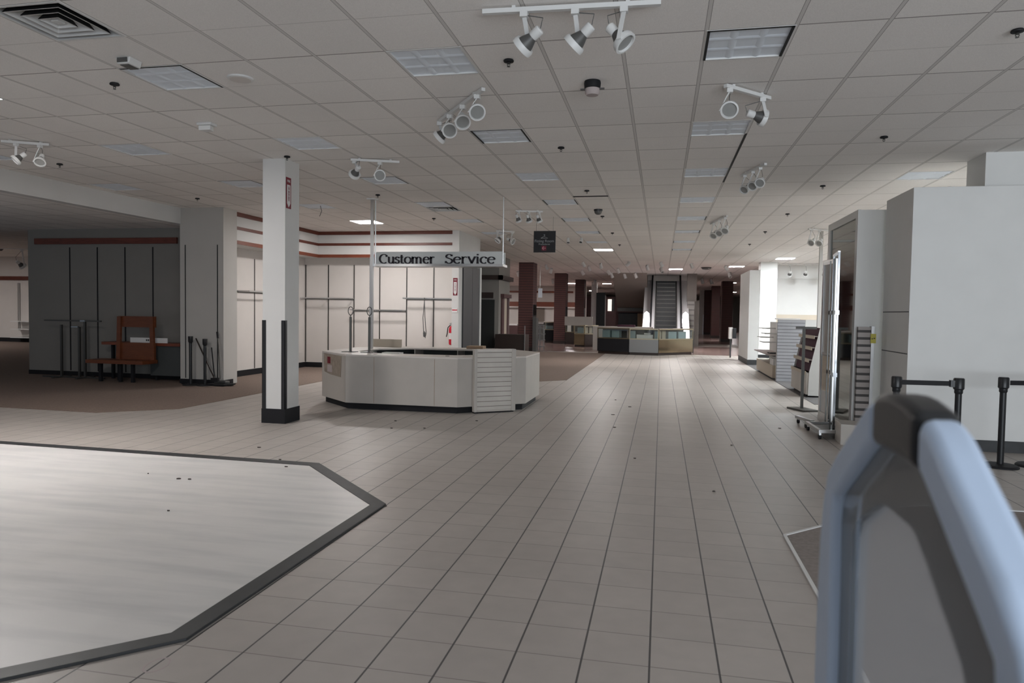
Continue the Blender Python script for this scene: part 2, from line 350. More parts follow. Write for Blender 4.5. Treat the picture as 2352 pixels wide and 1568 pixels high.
# vinyl covered platform with its rubber edging
po = [(-12.5, 6.75), (-7.4, 6.73), (-3.38, 6.637), (-2.15, 5.376), (-2.165, 2.921), (-2.672, 2.413), (-2.9, 1.2), (-12.5, 1.2)]
pi_ = [(-12.5, 6.62), (-7.4, 6.60), (-3.42, 6.50), (-2.262, 5.31), (-2.275, 2.955), (-2.755, 2.485), (-3.0, 1.2), (-12.5, 1.2)]
pf = thing('floor_platform', 'pale worn vinyl display platform with chamfered corners and charcoal rubber edging, set in the tile floor', 'platform', (-4.5, 4.5, 0), kind='structure')
part('vinyl_top', slab_b(pi_, 0, 0.012), 'platform', pf)
part('rubber_edging', B().ring(po, pi_, 0, 0.016), 'edge', pf, 'charcoal rubber edging', bevel=0.004)

# ---- ceiling with openings for its lights and vents
UNLIT = [(-14, 4), (-14, 8), (-10, 4), (-10, 8), (-10, 12), (-6, 0), (-6, 4), (-6, 8), (-6, 12), (-6, 16), (-6, 20), (-2, 0), (-2, 4), (-2, 8), (-2, 12), (-2, 16), (-2, 20), (-2, 24),
         (2, 0), (2, 4), (2, 8), (2, 12), (2, 16), (2, 20), (2, 24), (2, 28), (7, 9)]
LIT = [(-10, 0), (-10, 16), (-2, 28), (2, 44), (6, 41)]
LIT_FAR = [(-9, 70), (-5, 70), (-9, 95), (-44, 24), (8, 66), (11, 96), (-26, 48), (-18, 60)]
LIT_SIDE = [(11, 10), (11, 14), (11, 18), (11, 22), (11, 26), (11, 30), (11, 34), (15, 14), (15, 18), (15, 22), (15, 26), (15, 30), (8, 34), (19, 16), (19, 24)]
LIT_NEAR = [(-44, 20), (-20, 72), (-14, 36), (-14, 44), (-14, 52)]  # lights added out of sight to brighten the far rooms
VENT = [(-6, -2), (-6, 13)]
holes = set(UNLIT+LIT+LIT_FAR+LIT_SIDE+LIT_NEAR+VENT)
def cellxy(i, j): return CX0+i*CM, CX0+(i+1)*CM, CY0+j*CMY, CY0+(j+1)*CMY
b = B()
for i in range(-54, 23):
    j = -17
    while j < 122:
        if (i, j) in holes: j += 1; continue
        j1 = j
        while j1 < 122 and (i, j1) not in holes: j1 += 1
        x0, x1, y0, _ = cellxy(i, j); y1 = CY0+j1*CMY
        b._add([(x0, y0, CEIL), (x1, y0, CEIL), (x1, y1, CEIL), (x0, y1, CEIL)], [(0, 1, 2, 3)]); j = j1
struct('ceiling', b, 'ceil')

# ---- walls to the left
struct('wall_soffit', B().box(-9.9, -9.72, -4, 12.98, 3.29, CEIL), 'white', 'long white soffit face above the dark alcove')
struct('ceiling_alcove', B().box(-20, -9.9, -4, 13.9, 3.29, 3.33), 'ceil')
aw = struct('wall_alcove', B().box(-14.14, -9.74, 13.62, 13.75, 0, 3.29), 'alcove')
for x in (-13.02, -12.30, -11.59, -10.89):
    part('wall_standard', B().box(x-0.012, x+0.012, 13.61, 13.625, 0.12, 2.88), 'black', aw)
struct('trim_alcove', B().box(-13.92, -10.27, 13.57, 13.62, 2.95, 3.08), 'trim')
struct('baseboard_alcove', B().box(-14.14, -9.74, 13.60, 13.62, 0, 0.10), 'black')
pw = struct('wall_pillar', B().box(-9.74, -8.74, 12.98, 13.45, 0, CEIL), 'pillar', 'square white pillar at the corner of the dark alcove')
for x in (-9.615, -8.875): part('wall_standard', B().box(x-0.008, x+0.008, 12.972, 12.985, 0.12, 2.86), 'black', pw)
struct('baseboard_pillar', B().box(-9.75, -8.73, 12.965, 13.3, 0, 0.10), 'black')
lw = struct('wall_left', B().box(-9.74, -9.5, 13.45, 17.95, 0, CEIL), 'cream')
for y in (14.59, 15.33, 16.07, 16.8): part('wall_standard', B().box(-9.505, -9.488, y-0.012, y+0.012, 0.15, 2.75), 'darksteel', lw)
bw = struct('wall_back', B().box(-9.5, -5.2, 17.8, 17.95, 0, CEIL), 'cream')
for x in (-9.53+0.05, -8.815, -8.073, -7.34, -6.585, -5.841): part('wall_standard', B().box(x-0.013, x+0.013, 17.785, 17.81, 0.15, 2.78), 'darksteel', bw)
struct('baseboard_left', B().box(-9.5, -9.47, 13.45, 17.8, 0, 0.14), 'black')
struct('baseboard_back', B().box(-9.47, -5.2, 17.77, 17.8, 0, 0.14), 'black')
b = B(); b.box(-9.5, -8.9, 13.45, 17.8, 2.95, CEIL); b.box(-8.9, -5.19, 17.36, 17.8, 2.95, CEIL)
struct('wall_cornice', b, 'white', 'deep white cornice with mahogany bands above the wall shelving')
for n, (z0, z1, pr) in enumerate(((3.53, CEIL, 0.035), (3.25, 3.315, 0.02), (2.94, 3.02, 0.025)), 1):
    b = B(); b.box(-8.9, -8.9+pr, 13.46, 17.36, z0, z1); b.box(-8.9, -5.17, 17.36-pr, 17.36, z0, z1); struct('trim_%d' % n, b, 'trim' if n != 3 else 'oakred')
struct('wall_end', B().box(-5.2, -5.02, 17.30, 19.42, 0, CEIL), 'white', 'white wall end carrying the extinguisher signs')
d1 = struct('door_1', B().box(-5.02, -4.985, 17.62, 18.50, 0, 2.78), 'doorgrey'); d2 = struct('door_2', B().box(-5.02, -4.985, 18.52, 19.25, 0, 2.78), 'doorgrey')
struct('trim_door', B().box(-5.06, -4.97, 19.27, 19.42, 0, 2.95), 'white')
# recess with a dark door, and the beige wall running away from it
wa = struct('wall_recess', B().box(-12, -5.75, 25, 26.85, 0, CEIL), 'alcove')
b = B(); b.box(-9, -5.60, 24.85, 25, 2.74, 2.90); b.box(-5.75, -5.60, 24.85, 26.85, 2.74, 2.90); struct('trim_recess', b, 'darkwood')
struct('door_3', B().box(-6.45, -5.9, 24.95, 25, 0, 2.02), 'doordark'); struct('trim_door_head', B().box(-6.5, -5.95, 24.93, 25, 2.08, 2.28), 'darkwood')
b = B(); b.box(-5.75, -5.69, 25.35, 25.68, 0.3, 2.10); b.box(-5.75, -5.69, 26.15, 26.5, 0.3, 2.10); b.box(-5.75, -5.62, 25.3, 26.6, 2.10, 2.24)
struct('trim_pilaster', b, 'maroon'); struct('trim_pilaster_inset', B().box(-5.75, -5.70, 25.68, 26.15, 0.3, 2.10), 'beige')

# far department on the left, seen past the alcove wall
struct('wall_far_left', B().box(-34, -20, 25.3, 25.5, 0, CEIL), 'cream')
struct('trim_far_left', B().box(-34, -20, 25.22, 25.3, 2.62, 2.78), 'trim'); struct('baseboard_far_left', B().box(-34, -20, 25.26, 25.3, 0, 0.17), 'black')
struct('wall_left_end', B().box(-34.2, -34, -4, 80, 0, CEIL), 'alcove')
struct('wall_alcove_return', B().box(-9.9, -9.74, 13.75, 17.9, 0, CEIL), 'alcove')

# far department wall with its red band
struct('wall_far_back', B().box(-26, -5.6, 54, 54.2, 0, CEIL), 'cream')
struct('trim_far_band', B().box(-26, -5.8, 53.7, 54, 2.04, 2.40), 'oakred'); struct('trim_far_ledge', B().box(-26, -5.8, 53.66, 54, 1.94, 2.04), 'cream')
struct('trim_far_rail', B().box(-26, -6.6, 53.85, 54, 3.10, 3.24), 'oakred')
struct('window_1', B().box(-17, -12.0, 53.9, 54.0, .9, 1.94), 'doordark'); struct('window_2', B().box(-10.4, -8.8, 53.9, 54.0, .9, 1.94), 'brown')
# end of the hall
struct('wall_hall_end', B().box(-34, 13, 79, 79.2, 0, CEIL), 'greywall')
struct('wall_right', B().box(12.8, 13, -4, 79, 0, CEIL), 'white')
struct('wall_maroon', B().box(-6.2, -1.2, 56, 56.2, 0, 2.9), 'maroon')
# right hand department: bright back wall with a grey band above and a beige band below
struct('wall_right_back', B().box(3.9, 13, 30.0, 30.2, 0, CEIL), 'white')
struct('trim_right_band', B().box(4.3, 13, 29.93, 30.0, 3.07, CEIL), 'cool'); struct('trim_right_low', B().box(4.3, 13, 29.9, 30.0, 1.25, 1.65), 'beige')

# ---- columns
def column(name, x0, x1, y0, y1, m, label, base=True):
    t = thing(name, label, 'column', ((x0+x1)/2, (y0+y1)/2, 0), kind='structure')
    part('shaft', B().box(x0, x1, y0, y1, 0, CEIL), m, t)
    if base: part('base_strip', B().box(x0-0.012, x1+0.012, y0-0.012, y1+0.012, 0, 0.20 if base is True else base), 'black', t)
    return t
cw = column('column_white', -5.37, -5.035, 8.87, 9.25, 'white', 'square white column with black corner guards standing beside the service desk')
for x, sx in ((-5.37, -1), (-5.035, 1)):
    b = B(); b.box(x-0.006 if sx < 0 else x-0.05, x+0.05 if sx < 0 else x+0.006, 8.862, 8.87, 0.2, 1.42); b.box(x-0.006 if sx < 0 else x, x if sx < 0 else x+0.006, 8.862, 8.92, 0.2, 1.42)
    part('corner_guard', b, 'blackpl', cw, 'black corner guard')
def brick_col(px0, px1, pyb, wd, label, mirror=True):
    p = at_z(px0, pyb); q = at_z(px1, pyb); Y = (p.y+q.y)/2; x0 = at_y(px0, pyb, Y).x; x1 = at_y(px1, pyb, Y).x
    t = thing('column_brick', label, 'column', ((x0+x1)/2, Y+wd/2, 0), kind='structure')
    part('shaft', B().box(x0, x1, Y, Y+wd, 0, CEIL), 'brick', t)
    part('base_strip', B().box(x0-0.01, x1+0.01, Y-0.01, Y+wd, 0, 0.16), 'darkwood', t)
    if mirror: part('side_mirror', B().box(x1, x1+0.01, Y+0.05, Y+wd-0.05, 0.2, 1.9), 'chrome', t)
    return x0, x1, Y
brick_col(1189, 1222, 806, 0.9, 'dark red slat clad column, closest of its row, behind the service desk')
brick_col(1271, 1297, 789, 0.9, 'dark red slat clad column in front of the low showcases, middle of its row')
brick_col(1319, 1340, 779, 0.9, 'dark red slat clad column with zigzag top, farthest of its row behind the grey board')
brick_col(1656, 1681, 785, 0.9, 'dark red slat clad column beside the white half wall')
brick_col(1633, 1652, 776, 0.9, 'dark red slat clad column between its two neighbours past the escalator')
brick_col(1617, 1632, 768, 0.9, 'dark red slat clad column next to the narrow white column past the escalator', False)
column('column_white', 3.62, 4.22, 28.2, 28.8, 'white', 'white column against the bright back wall of the side department', 0.12)
def pcol(px0, px1, Y, m, label):
    x0 = at_y(px0, 740, Y).x; x1 = at_y(px1, 740, Y).x
    t = thing('column_plain', label, 'column', ((x0+x1)/2, Y, 0), kind='structure'); part('shaft', B().box(x0, x1, Y, Y+0.6, 0, CEIL), m, t)
pcol(1357, 1369, 46, 'white', 'slim white column with bright edge behind the glass showcases')
pcol(1606, 1616, 60, 'white', 'narrow white column past the escalator beside the red columns')

# white half wall on the right of the aisle
hw = thing('wall_half', 'free standing white half wall along the aisle before the red columns', 'wall', (2.9, 25.1, 0), kind='structure')
part('panel', B().box(2.74, 3.06, 23.9, 26.6, 0, 3.04), 'cool', hw); part('base_strip', B().box(2.73, 3.07, 23.89, 26.6, 0, 0.17), 'edge', hw)
# big white partition block
pt = thing('wall_partition', 'big white partition block behind the belt barriers', 'wall', (5.2, 9.9, 0), kind='structure')
part('panel', B().box(2.93, 8.0, 9.4, 10.45, 0.14, 3.15), 'cool', pt, bevel=0.004); part('base_strip', B().box(2.95, 8.0, 9.42, 10.4, 0, 0.14), 'edge', pt)
part('seam', B().box(2.927, 2.931, 9.41, 10.43, 1.652, 1.664).box(2.927, 2.931, 9.41, 10.43, 1.140, 1.152).box(4.395, 4.399, 9.397, 9.401, 0.15, 3.14), 'edge', pt)
struct('wall_column_right', B().box(3.83, 4.9, 9.75, 10.3, 3.0, CEIL), 'cool')
struct('wall_pier', B().box(2.66, 3.35, 10.62, 12.4, 0, 3.06), 'cool')
mg = thing('wall_mirror', 'tall dark mirror glass in a pale frame on the pier behind the rolling racks', 'mirror', (2.65, 11.4, 0), kind='structure')
part('glass', B().box(2.640, 2.66, 10.74, 12.26, 0.05, 2.96), 'darkglass', mg)
part('frame', B().ring([(10.62, 0.0), (12.4, 0.0), (12.4, 3.065), (10.62, 3.065)], [(10.74, 0.05), (12.26, 0.05), (12.26, 2.96), (10.74, 2.96)], 2.62, 2.66, M=Matrix(((0, 0, 1, 0), (1, 0, 0, 0), (0, 1, 0, 0), (0, 0, 0, 1)))), 'cool', mg)
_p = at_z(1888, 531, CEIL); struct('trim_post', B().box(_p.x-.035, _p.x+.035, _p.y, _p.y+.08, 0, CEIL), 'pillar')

# ================================================================== CEILING THINGS
ROWN = {-14: 'row over the alcove soffit', -10: 'row nearest the wall shelving', -6: 'row passing the white column', -2: 'row right above the service desk end', 2: 'row leading to the escalator'}
ROWN[-2] = 'row above the slatted desk end'
ORD = ['first', 'second', 'third', 'fourth', 'fifth', 'sixth', 'seventh', 'eighth', 'ninth', 'tenth', 'eleventh', 'twelfth', 'thirteenth', 'fourteenth', 'fifteenth']
def troffer(i, j, lit, label, gaps='', lm='lit'):
    x0, x1, y0, y1 = cellxy(i, j); cx, cy = (x0+x1)/2, (y0+y1)/2
    t = thing('ceiling_light', label, 'ceiling light', (cx, cy, CEIL), 'lit ceiling lights' if lit else 'unlit ceiling lights')
    e = 0.016
    o = [(x0, y0), (x1, y0), (x1, y1), (x0, y1)]; inn = [(x0+e, y0+e), (x1-e, y0+e), (x1-e, y1-e), (x0+e, y1-e)]
    part('frame', B().ring(o, inn, CEIL-0.003, CEIL+0.012), 'whitemetal', t)
    if lit:
        part('diffuser', B().box(x0+e, x1-e, y0+e, y1-e, CEIL, CEIL+0.03), lm, t)
    else:
        b = B(); b.box(x0, x1, y0, y1, CEIL+0.010, CEIL+0.03)
        for k in (1, 2):       # a louver of three by three cells with wedge shaped blades
            for ax in (0, 1):
                p = (x0 + (x1-x0)*k/3) if ax == 0 else (y0 + (y1-y0)*k/3)
                lo, hi = (y0, y1) if ax == 0 else (x0, x1)
                q = [(p-0.03, CEIL+0.010), (p+0.03, CEIL+0.010), (p, CEIL+0.001)]
                vs = [((u, lo, z) if ax == 0 else (lo, u, z)) for u, z in q] + [((u, hi, z) if ax == 0 else (hi, u, z)) for u, z in q]
                b._add(vs, [(0, 1, 2), (3, 5, 4), (0, 3, 4, 1), (1, 4, 5, 2), (2, 5, 3, 0)])
        part('louver', b, 'louver', t)
        if gaps:
            g = 0.02; z0, z1 = CEIL-0.004, CEIL+0.001
            for c, q in (('n', (x0+e*.4, x1-e*.4, y0+e*.4, y0+g+e*.4)), ('l', (x0+e*.4, x0+g+e*.4, y0+e*.4, y1-e*.4)), ('r', (x1-g-e*.4, x1-e*.4, y0+e*.4, y1-e*.4))):
                if c in gaps: part('gasket', B().box(*q, z0, z1), 'gasket', t, 'black gap along the frame')
    return t
GAPS = {(2, 0): 'nlr', (-2, 4): 'nlr', (-6, 0): 'nr', (-10, 8): 'nr', (-6, 8): 'nr', (-6, 12): 'nr', (-6, 16): 'r', (-2, 12): 'lr', (-2, 16): 'lr', (2, 16): 'r', (2, 20): 'nr', (-2, 20): 'r', (2, 24): 'l', (2, 28): 'lr'}
count = {}
for i, j in UNLIT:
    if i == 7: lab = 'grey unlit ceiling light over the big white partition block'
    else:
        n = count.get(i, 0); count[i] = n+1
        lab = 'unlit square ceiling light, %s from the camera, %s' % (ORD[n], ROWN[i])
    troffer(i, j, False, lab, GAPS.get((i, j), ''))
LITLAB = {(-10, 0): 'lit ceiling light at the picture edge above the platform', (-10, 16): 'lit ceiling light above the white wall shelving, crossed by the steel pole', (-2, 28): 'lit ceiling light above the first glass showcase counter',
          (2, 44): 'lit ceiling light just in front of the escalator fascia', (6, 41): 'lit ceiling light close to the top of the white half wall'}
for i, j in LIT: troffer(i, j, True, LITLAB[(i, j)], lm='litstrong' if (i, j) in ((-10, 0), (2, 44), (6, 41)) else 'lit')
FARLAB = ['small lit ceiling light between the first two red slat columns', 'small lit ceiling light above the slim white column', 'small lit ceiling light beyond the farthest red slat column',
          'lit ceiling light of the far department past the alcove', 'small lit ceiling light beside the red column, upper of two', 'small lit ceiling light beside the red column, lower of two',  # the light past the alcove is unseen, added to brighten its wall
          'lit ceiling light over the showcases behind the red columns', 'lit ceiling light deep in the hall behind the red columns']
for (i, j), lab in zip(LIT_FAR, FARLAB): troffer(i, j, True, lab)
for n, (i, j) in enumerate(LIT_SIDE): troffer(i, j, True, 'lit ceiling light of the bright side department, %s along its ceiling' % ORD[n], lm='litcool')
for n, (i, j) in enumerate(LIT_NEAR): troffer(i, j, True, ['lit ceiling light of the far alcove department, outside the picture edge', 'lit ceiling light near the red banded far wall', 'lit ceiling light hidden behind the shelving back wall', 'lit ceiling light hidden behind the dark door recess', 'lit ceiling light hidden farther behind the dark door recess'][n])

def vent(i, j, label):
    x0, x1, y0, y1 = cellxy(i, j); cx, cy = (x0+x1)/2, (y0+y1)/2; hx, hy = (x1-x0)/2, (y1-y0)/2
    t = thing('air_vent', label, 'air vent', (cx, cy, CEIL), 'louvred ceiling vents')
    sq = lambda s, z: [(cx-hx*s, cy-hy*s, z), (cx+hx*s, cy-hy*s, z), (cx+hx*s, cy+hy*s, z), (cx-hx*s, cy+hy*s, z)]
    part('backing', B().box(x0, x1, y0, y1, CEIL+0.075, CEIL+0.08), 'gasket', t)
    b = B(); b.ring([(x0, y0), (x1, y0), (x1, y1), (x0, y1)], [(q[0], q[1]) for q in sq(0.93, 0)], CEIL-0.004, CEIL+0.07)
    part('frame', b, 'whitemetal', t)
    for s in (0.76, 0.52, 0.28):       # nested sloping louver rings
        b = B(); a = sq(s, CEIL-0.006); c = sq(s-0.13, CEIL+0.07); d = sq(s-0.025, CEIL-0.006)
        f = [(x_, y_, z_-.0005) for x_, y_, z_ in c]; b._add(a+c+d, [(0, 8, 9, 1), (1, 9, 10, 2), (2, 10, 11, 3), (3, 11, 8, 0), (8, 4, 5, 9), (9, 5, 6, 10), (10, 6, 7, 11), (11, 7, 4, 8)])
        part('louver_ring', b, 'whitemetal', t); b = B(); a = sq(s+.004, CEIL-0.004); b._add(a+f, [(0, 1, 5, 4), (1, 2, 6, 5), (2, 3, 7, 6), (3, 0, 4, 7)]); part('louver_back', b, 'gasket', t, 'black back of the louver')  # outer faces blackened to imitate the shade between the rings
    part('centre_plate', B().box(cx-hx*.1, cx+hx*.1, cy-hy*.1, cy+hy*.1, CEIL-0.002, CEIL+0.07), 'whitemetal', t)
vent(-6, -2, 'large louvred air vent in the ceiling near the camera')
vent(-6, 13, 'louvred air vent in the ceiling behind an unlit light, above the hanging sign')

# sprinklers
spr = thing('sprinkler', 'x', 'sprinkler', (0, 0, 0), 'ceiling sprinklers')
part('plate', B().lathe([(0.0, 0), (0.036, 0), (0.043, -0.010), (0.040, -0.018), (0.015, -0.024), (0.0, -0.024)], (0, 0, 0), n=18), 'black', spr)
b = B().lathe([(0.011, -0.02), (0.013, -0.034), (0.006, -0.036)], (0, 0, 0), n=10); b.tube([(-0.010, 0, -0.03), (-0.012, 0, -0.042), (0, 0, -0.054)], 0.003, 6); b.tube([(0.010, 0, -0.03), (0.012, 0, -0.042), (0, 0, -0.054)], 0.003, 6)
part('frame', b, 'darksteel', spr); part('deflector', B().lathe([(0.0, -0.052), (0.013, -0.053), (0.013, -0.056), (0.0, -0.057)], (0, 0, 0), n=14), 'darksteel', spr)
SR = {-8.52: 'row over the alcove side', -4.94: 'row over the white column', -1.255: 'row over the desk side of the aisle', 2.40: 'row over the white partition side'}
first = True
for x in SR:
    ys = [5.69, 8.75, 11.85, 15.0] + ([18.1, 21.2] if x > -2 else [])
    n = 0
    for y in ys:
        if x < -8 and y < 8: continue
        if x < -8 and y > 13: continue
        lab = 'dark ceiling sprinkler, %s from the camera, %s' % (ORD[n], SR[x]); n += 1
        if first: spr.location = (x, y, CEIL); spr['label'] = lab; first = False
        else: dup(spr, (x, y, CEIL), lab)
# other small ceiling fittings
p = (-4.35, 5.18)
t = thing('emergency_lamp', 'grey boxed emergency lamp on the ceiling between the vent and the unlit light', 'emergency lamp', (p[0], p[1], CEIL))
part('housing', B().prism([(-.07, 0), (.07, 0), (.055, -.055), (-.055, -.055)], p[1]-.08, p[1]+.06, Matrix(((1, 0, 0, p[0]), (0, 0, 1, 0), (0, 1, 0, CEIL), (0, 0, 0, 1)))), 'whitemetal', t, bevel=0.008); part('lens', B().box(p[0]-.045, p[0]+.035, p[1]-.055, p[1]+.06, CEIL-.060, CEIL-.054).box(p[0]-.05, p[0]+.045, p[1]-.086, p[1]-.078, CEIL-.045, CEIL-.008), 'fin', t)
p = (-3.70, 5.75); t = thing('ceiling_speaker', 'round white speaker grille set in the ceiling', 'speaker', (p[0], p[1], CEIL))
part('rim', B().lathe([(0.0, 0), (.115, 0), (.11, -.012), (.095, -.016)], (p[0], p[1], CEIL), n=28), 'whitemetal', t); part('grille', B().lathe([(0.0, -.018), (.092, -.017), (.092, -.01), (0, -.01)], (p[0], p[1], CEIL), n=28), 'cream', t)
p = (-4.97, 7.08); t = thing('motion_sensor', 'pale boxy sensor on the ceiling before the white column', 'sensor', (p[0], p[1], CEIL))
part('base', B().box(p[0]-.09, p[0]+.09, p[1]-.06, p[1]+.06, CEIL-.03, CEIL), 'whitemetal', t, bevel=.008); part('cover', B().prism([(-.075, -.05), (.075, -.05), (.055, .05), (-.055, .05)], CEIL-.085, CEIL-.03, Matrix.Translation((p[0], p[1], 0))), 'whitemetal', t, bevel=.01)
def dome(x, y, r, label):
    t = thing('dome_camera', label, 'camera', (x, y, CEIL))
    part('base', B().lathe([(0, 0), (r, 0), (r*1.02, -.02), (r*.95, -.035), (0, -.035)], (x, y, CEIL), n=24), 'blackpl', t)
    part('bubble', B().lathe([(r*.86, -.03), (r*.86, -.055), (r*.7, -.085), (r*.4, -.1), (0, -.104)], (x, y, CEIL), n=24), 'fin', t)
x, y = -0.64, 6.33; t = thing('smoke_detector', 'black ringed smoke detector hanging under the ceiling ahead of the hanging sign', 'smoke detector', (x, y, CEIL))
part('base', B().lathe([(0, 0), (.070, 0), (.074, -.02), (.070, -.062), (0, -.062)], (x, y, CEIL), n=24), 'black', t); part('head', B().lathe([(.055, -.062), (.064, -.066), (.064, -.105), (.052, -.122), (0, -.124)], (x, y, CEIL), n=24), 'pinkfelt', t)
part('tab', B().box(x-.105, x-.06, y-.012, y+.012, CEIL-.072, CEIL-.062).box(x+.06, x+.105, y-.012, y+.012, CEIL-.072, CEIL-.062), 'fin', t)
dome(-1.26, 14.05, .085, 'small black dome camera on the ceiling beyond the dark ceiling slot')
pd = at_z(1605, 632, CEIL); dome(pd.x, 31.5, .22, 'black dome camera on the ceiling right of the escalator fascia')
pd = at_z(48, 603, CEIL-.3); dome(-23.6, 21.5, .16, 'black dome camera in the far department past the alcove')
solo('ceiling_slot', B().box(*cellxy(-1, 11)[:2], CY0+11.45*CMY, CY0+11.62*CMY, CEIL-.004, CEIL+.002), 'gasket', 'dark open slot between ceiling tiles ahead of the dome camera', 'slot')

# track lights: a rail and gimbal heads that hang from it
def head_parts(t, P, aim, drop=.16, r=.062, full=True, scale=1.0, rail_dir=None):
    """one gimbal head at rail point P, aimed along the unit vector aim"""
    P = Vector(P); aim = Vector(aim).normalized(); s = scale; side = aim.cross(Vector((0, 0, 1))).normalized()
    c = P + Vector((0, 0, -drop*s)); b = B()
    b.box(P.x-.022*s, P.x+.022*s, P.y-.022*s, P.y+.022*s, P.z-.03*s, P.z+.005)
    arm0 = P + Vector((0, 0, -.02*s)); tip = c + side*(r+.012)*s
    b.bar(arm0, arm0 + (tip-arm0)*0.35, .026*s, .007*s, side); b.bar(arm0 + (tip-arm0)*0.35, tip + Vector((0, 0, -.012*s)), .026*s, .007*s, side)
    h = part('lamp_head', b, 'whitemetal', t)
    o = c + aim*.0
    part('bezel', B().lathe([((r-.006)*s, -.012*s), (r*s, -.014*s), ((r+.006)*s, 0), ((r+.006)*s, .022*s), ((r-.006)*s, .024*s), ((r-.01)*s, .006*s)], o, aim, 22), 'whitemetal', h)
    part('lens', B().lathe([(0, .012*s), ((r-.008)*s, .010*s), ((r-.008)*s, .0), (0, -.002)], o, aim, 20), 'lens', h)
    part('heat_sink', B().lathe([((r-.01)*s, -.004*s), ((r-.018)*s, -.03*s), (.03*s, -.065*s), (.028*s, -.07*s)], o, aim, 18), 'fin', h)
    part('socket', B().lathe([(.0, -.068*s), (.026*s, -.068*s), (.030*s, -.075*s), (.030*s, -.125*s), (.024*s, -.132*s), (0, -.134*s)], o, aim, 16), 'whitemetal', h)
    if full: part('wire', B().tube([o-aim*.13*s, o-aim*.15*s+Vector((0, 0, .05*s)), P+Vector((.01, 0, -.02))], .003*s, 5), 'wire', h)
def track(label, p, q, heads, **kw):
    p = Vector((p[0], p[1], CEIL-.03)); q = Vector((q[0], q[1], CEIL-.03)); t = thing('track_light', label, 'track light', ((p+q)/2)[:], 'ceiling track lights')
    part('rail', B().bar(p, q, .036, .03), 'whitemetal', t)
    b = B()
    for f in (.18, .82): c = p.lerp(q, f); b.box(c.x-.012, c.x+.012, c.y-.012, c.y+.012, CEIL-.03, CEIL)
    part('mount', b, 'whitemetal', t)
    for f, aim in heads: head_parts(t, p.lerp(q, f)-Vector((0, 0, .015)), aim, **kw)
    return t
track('long white track with three spotlight heads near the camera', (-1.22, 4.70), (-.05, 4.755), [(.24, (-.75, .25, -.55)), (.53, (-.72, .2, -.62)), (.80, (.62, -.2, -.72))], drop=.19, scale=1.15)
track('white track with four spotlight heads hanging before the hanging sign', (-1.62, 6.30), (-2.36, 7.30), [(.12, (.35, -.75, -.5)), (.42, (.30, -.7, -.6)), (.72, (.25, -.8, -.45)), (.97, (-.75, .1, -.6))], drop=.13, scale=1.15)
track('white track with two spotlight heads right of the white column', (-4.12, 8.95), (-3.52, 9.18), [(.08, (-.6, .5, -.5)), (.6, (.35, -.85, -.3))], drop=.15, scale=1.15)
track('white track with two spotlight heads in the ceiling row leading to the escalator', (.50, 6.54), (.93, 6.98), [(.10, (-.05, -.8, -.5)), (.84, (.9, .3, -.25))], drop=.155, scale=1.15)
track('white track with spotlight heads, next one behind in the row towards the escalator', (1.30, 9.95), (1.08, 10.75), [(.2, (-.3, -.8, -.5)), (.5, (-.4, -.7, -.5)), (.85, (-.5, -.6, -.6))], drop=.2)
track('small white track with three spotlight heads above the fitting room sign', (-2.88, 13.9), (-2.36, 14.05), [(.12, (.3, .5, -.8)), (.5, (.2, .5, -.8)), (.88, (.3, .4, -.8))], drop=.17)
track('white track with two spotlight heads behind the hanging sign end', (-4.05, 17.2), (-3.65, 17.5), [(.1, (-.5, -.4, -.7)), (.9, (.8, -.3, -.4))], drop=.17, scale=1.3)
track('white track with clustered spotlight heads farther along the escalator row', (1.25, 15.0), (1.02, 16.3), [(.1, (-.3, -.7, -.6)), (.45, (-.3, -.7, -.6)), (.8, (-.4, -.6, -.7))], drop=.22, scale=1.2)
track('white track with spotlight heads above the shelving bay of the bright side department', (3.25, 17.4), (4.05, 18.0), [(.1, (-.5, -.6, -.5)), (.35, (-.4, -.6, -.5)), (.75, (-.5, -.5, -.6)), (.95, (-.4, -.6, -.6))], drop=.24, scale=1.2)
track('white track with spotlight heads above the top of the big partition block', (4.25, 11.3), (5.2, 10.9), [(.15, (-.4, -.5, -.6)), (.5, (.2, -.6, -.6))], drop=.14)
track('white track with three spotlight heads on the far wall side of the bright department', (4.4, 29.0), (6.3, 29.0), [(.2, (0, .8, -.6)), (.5, (0, .8, -.6)), (.8, (0, .8, -.6))], drop=.26, scale=1.5)
track('dark looking track with three spotlight heads in the far department past the alcove', (-24.8, 20.6), (-22.4, 21.6), [(.08, (.2, .6, -.6)), (.5, (.2, .6, -.6)), (.92, (.2, .6, -.6))], drop=.3, scale=2.0)
track('white track by the picture edge above the alcove soffit', (-8.0, 7.35), (-7.55, 7.6), [(.3, (-.4, -.5, -.6)), (.8, (.3, -.5, -.6))], drop=.2)
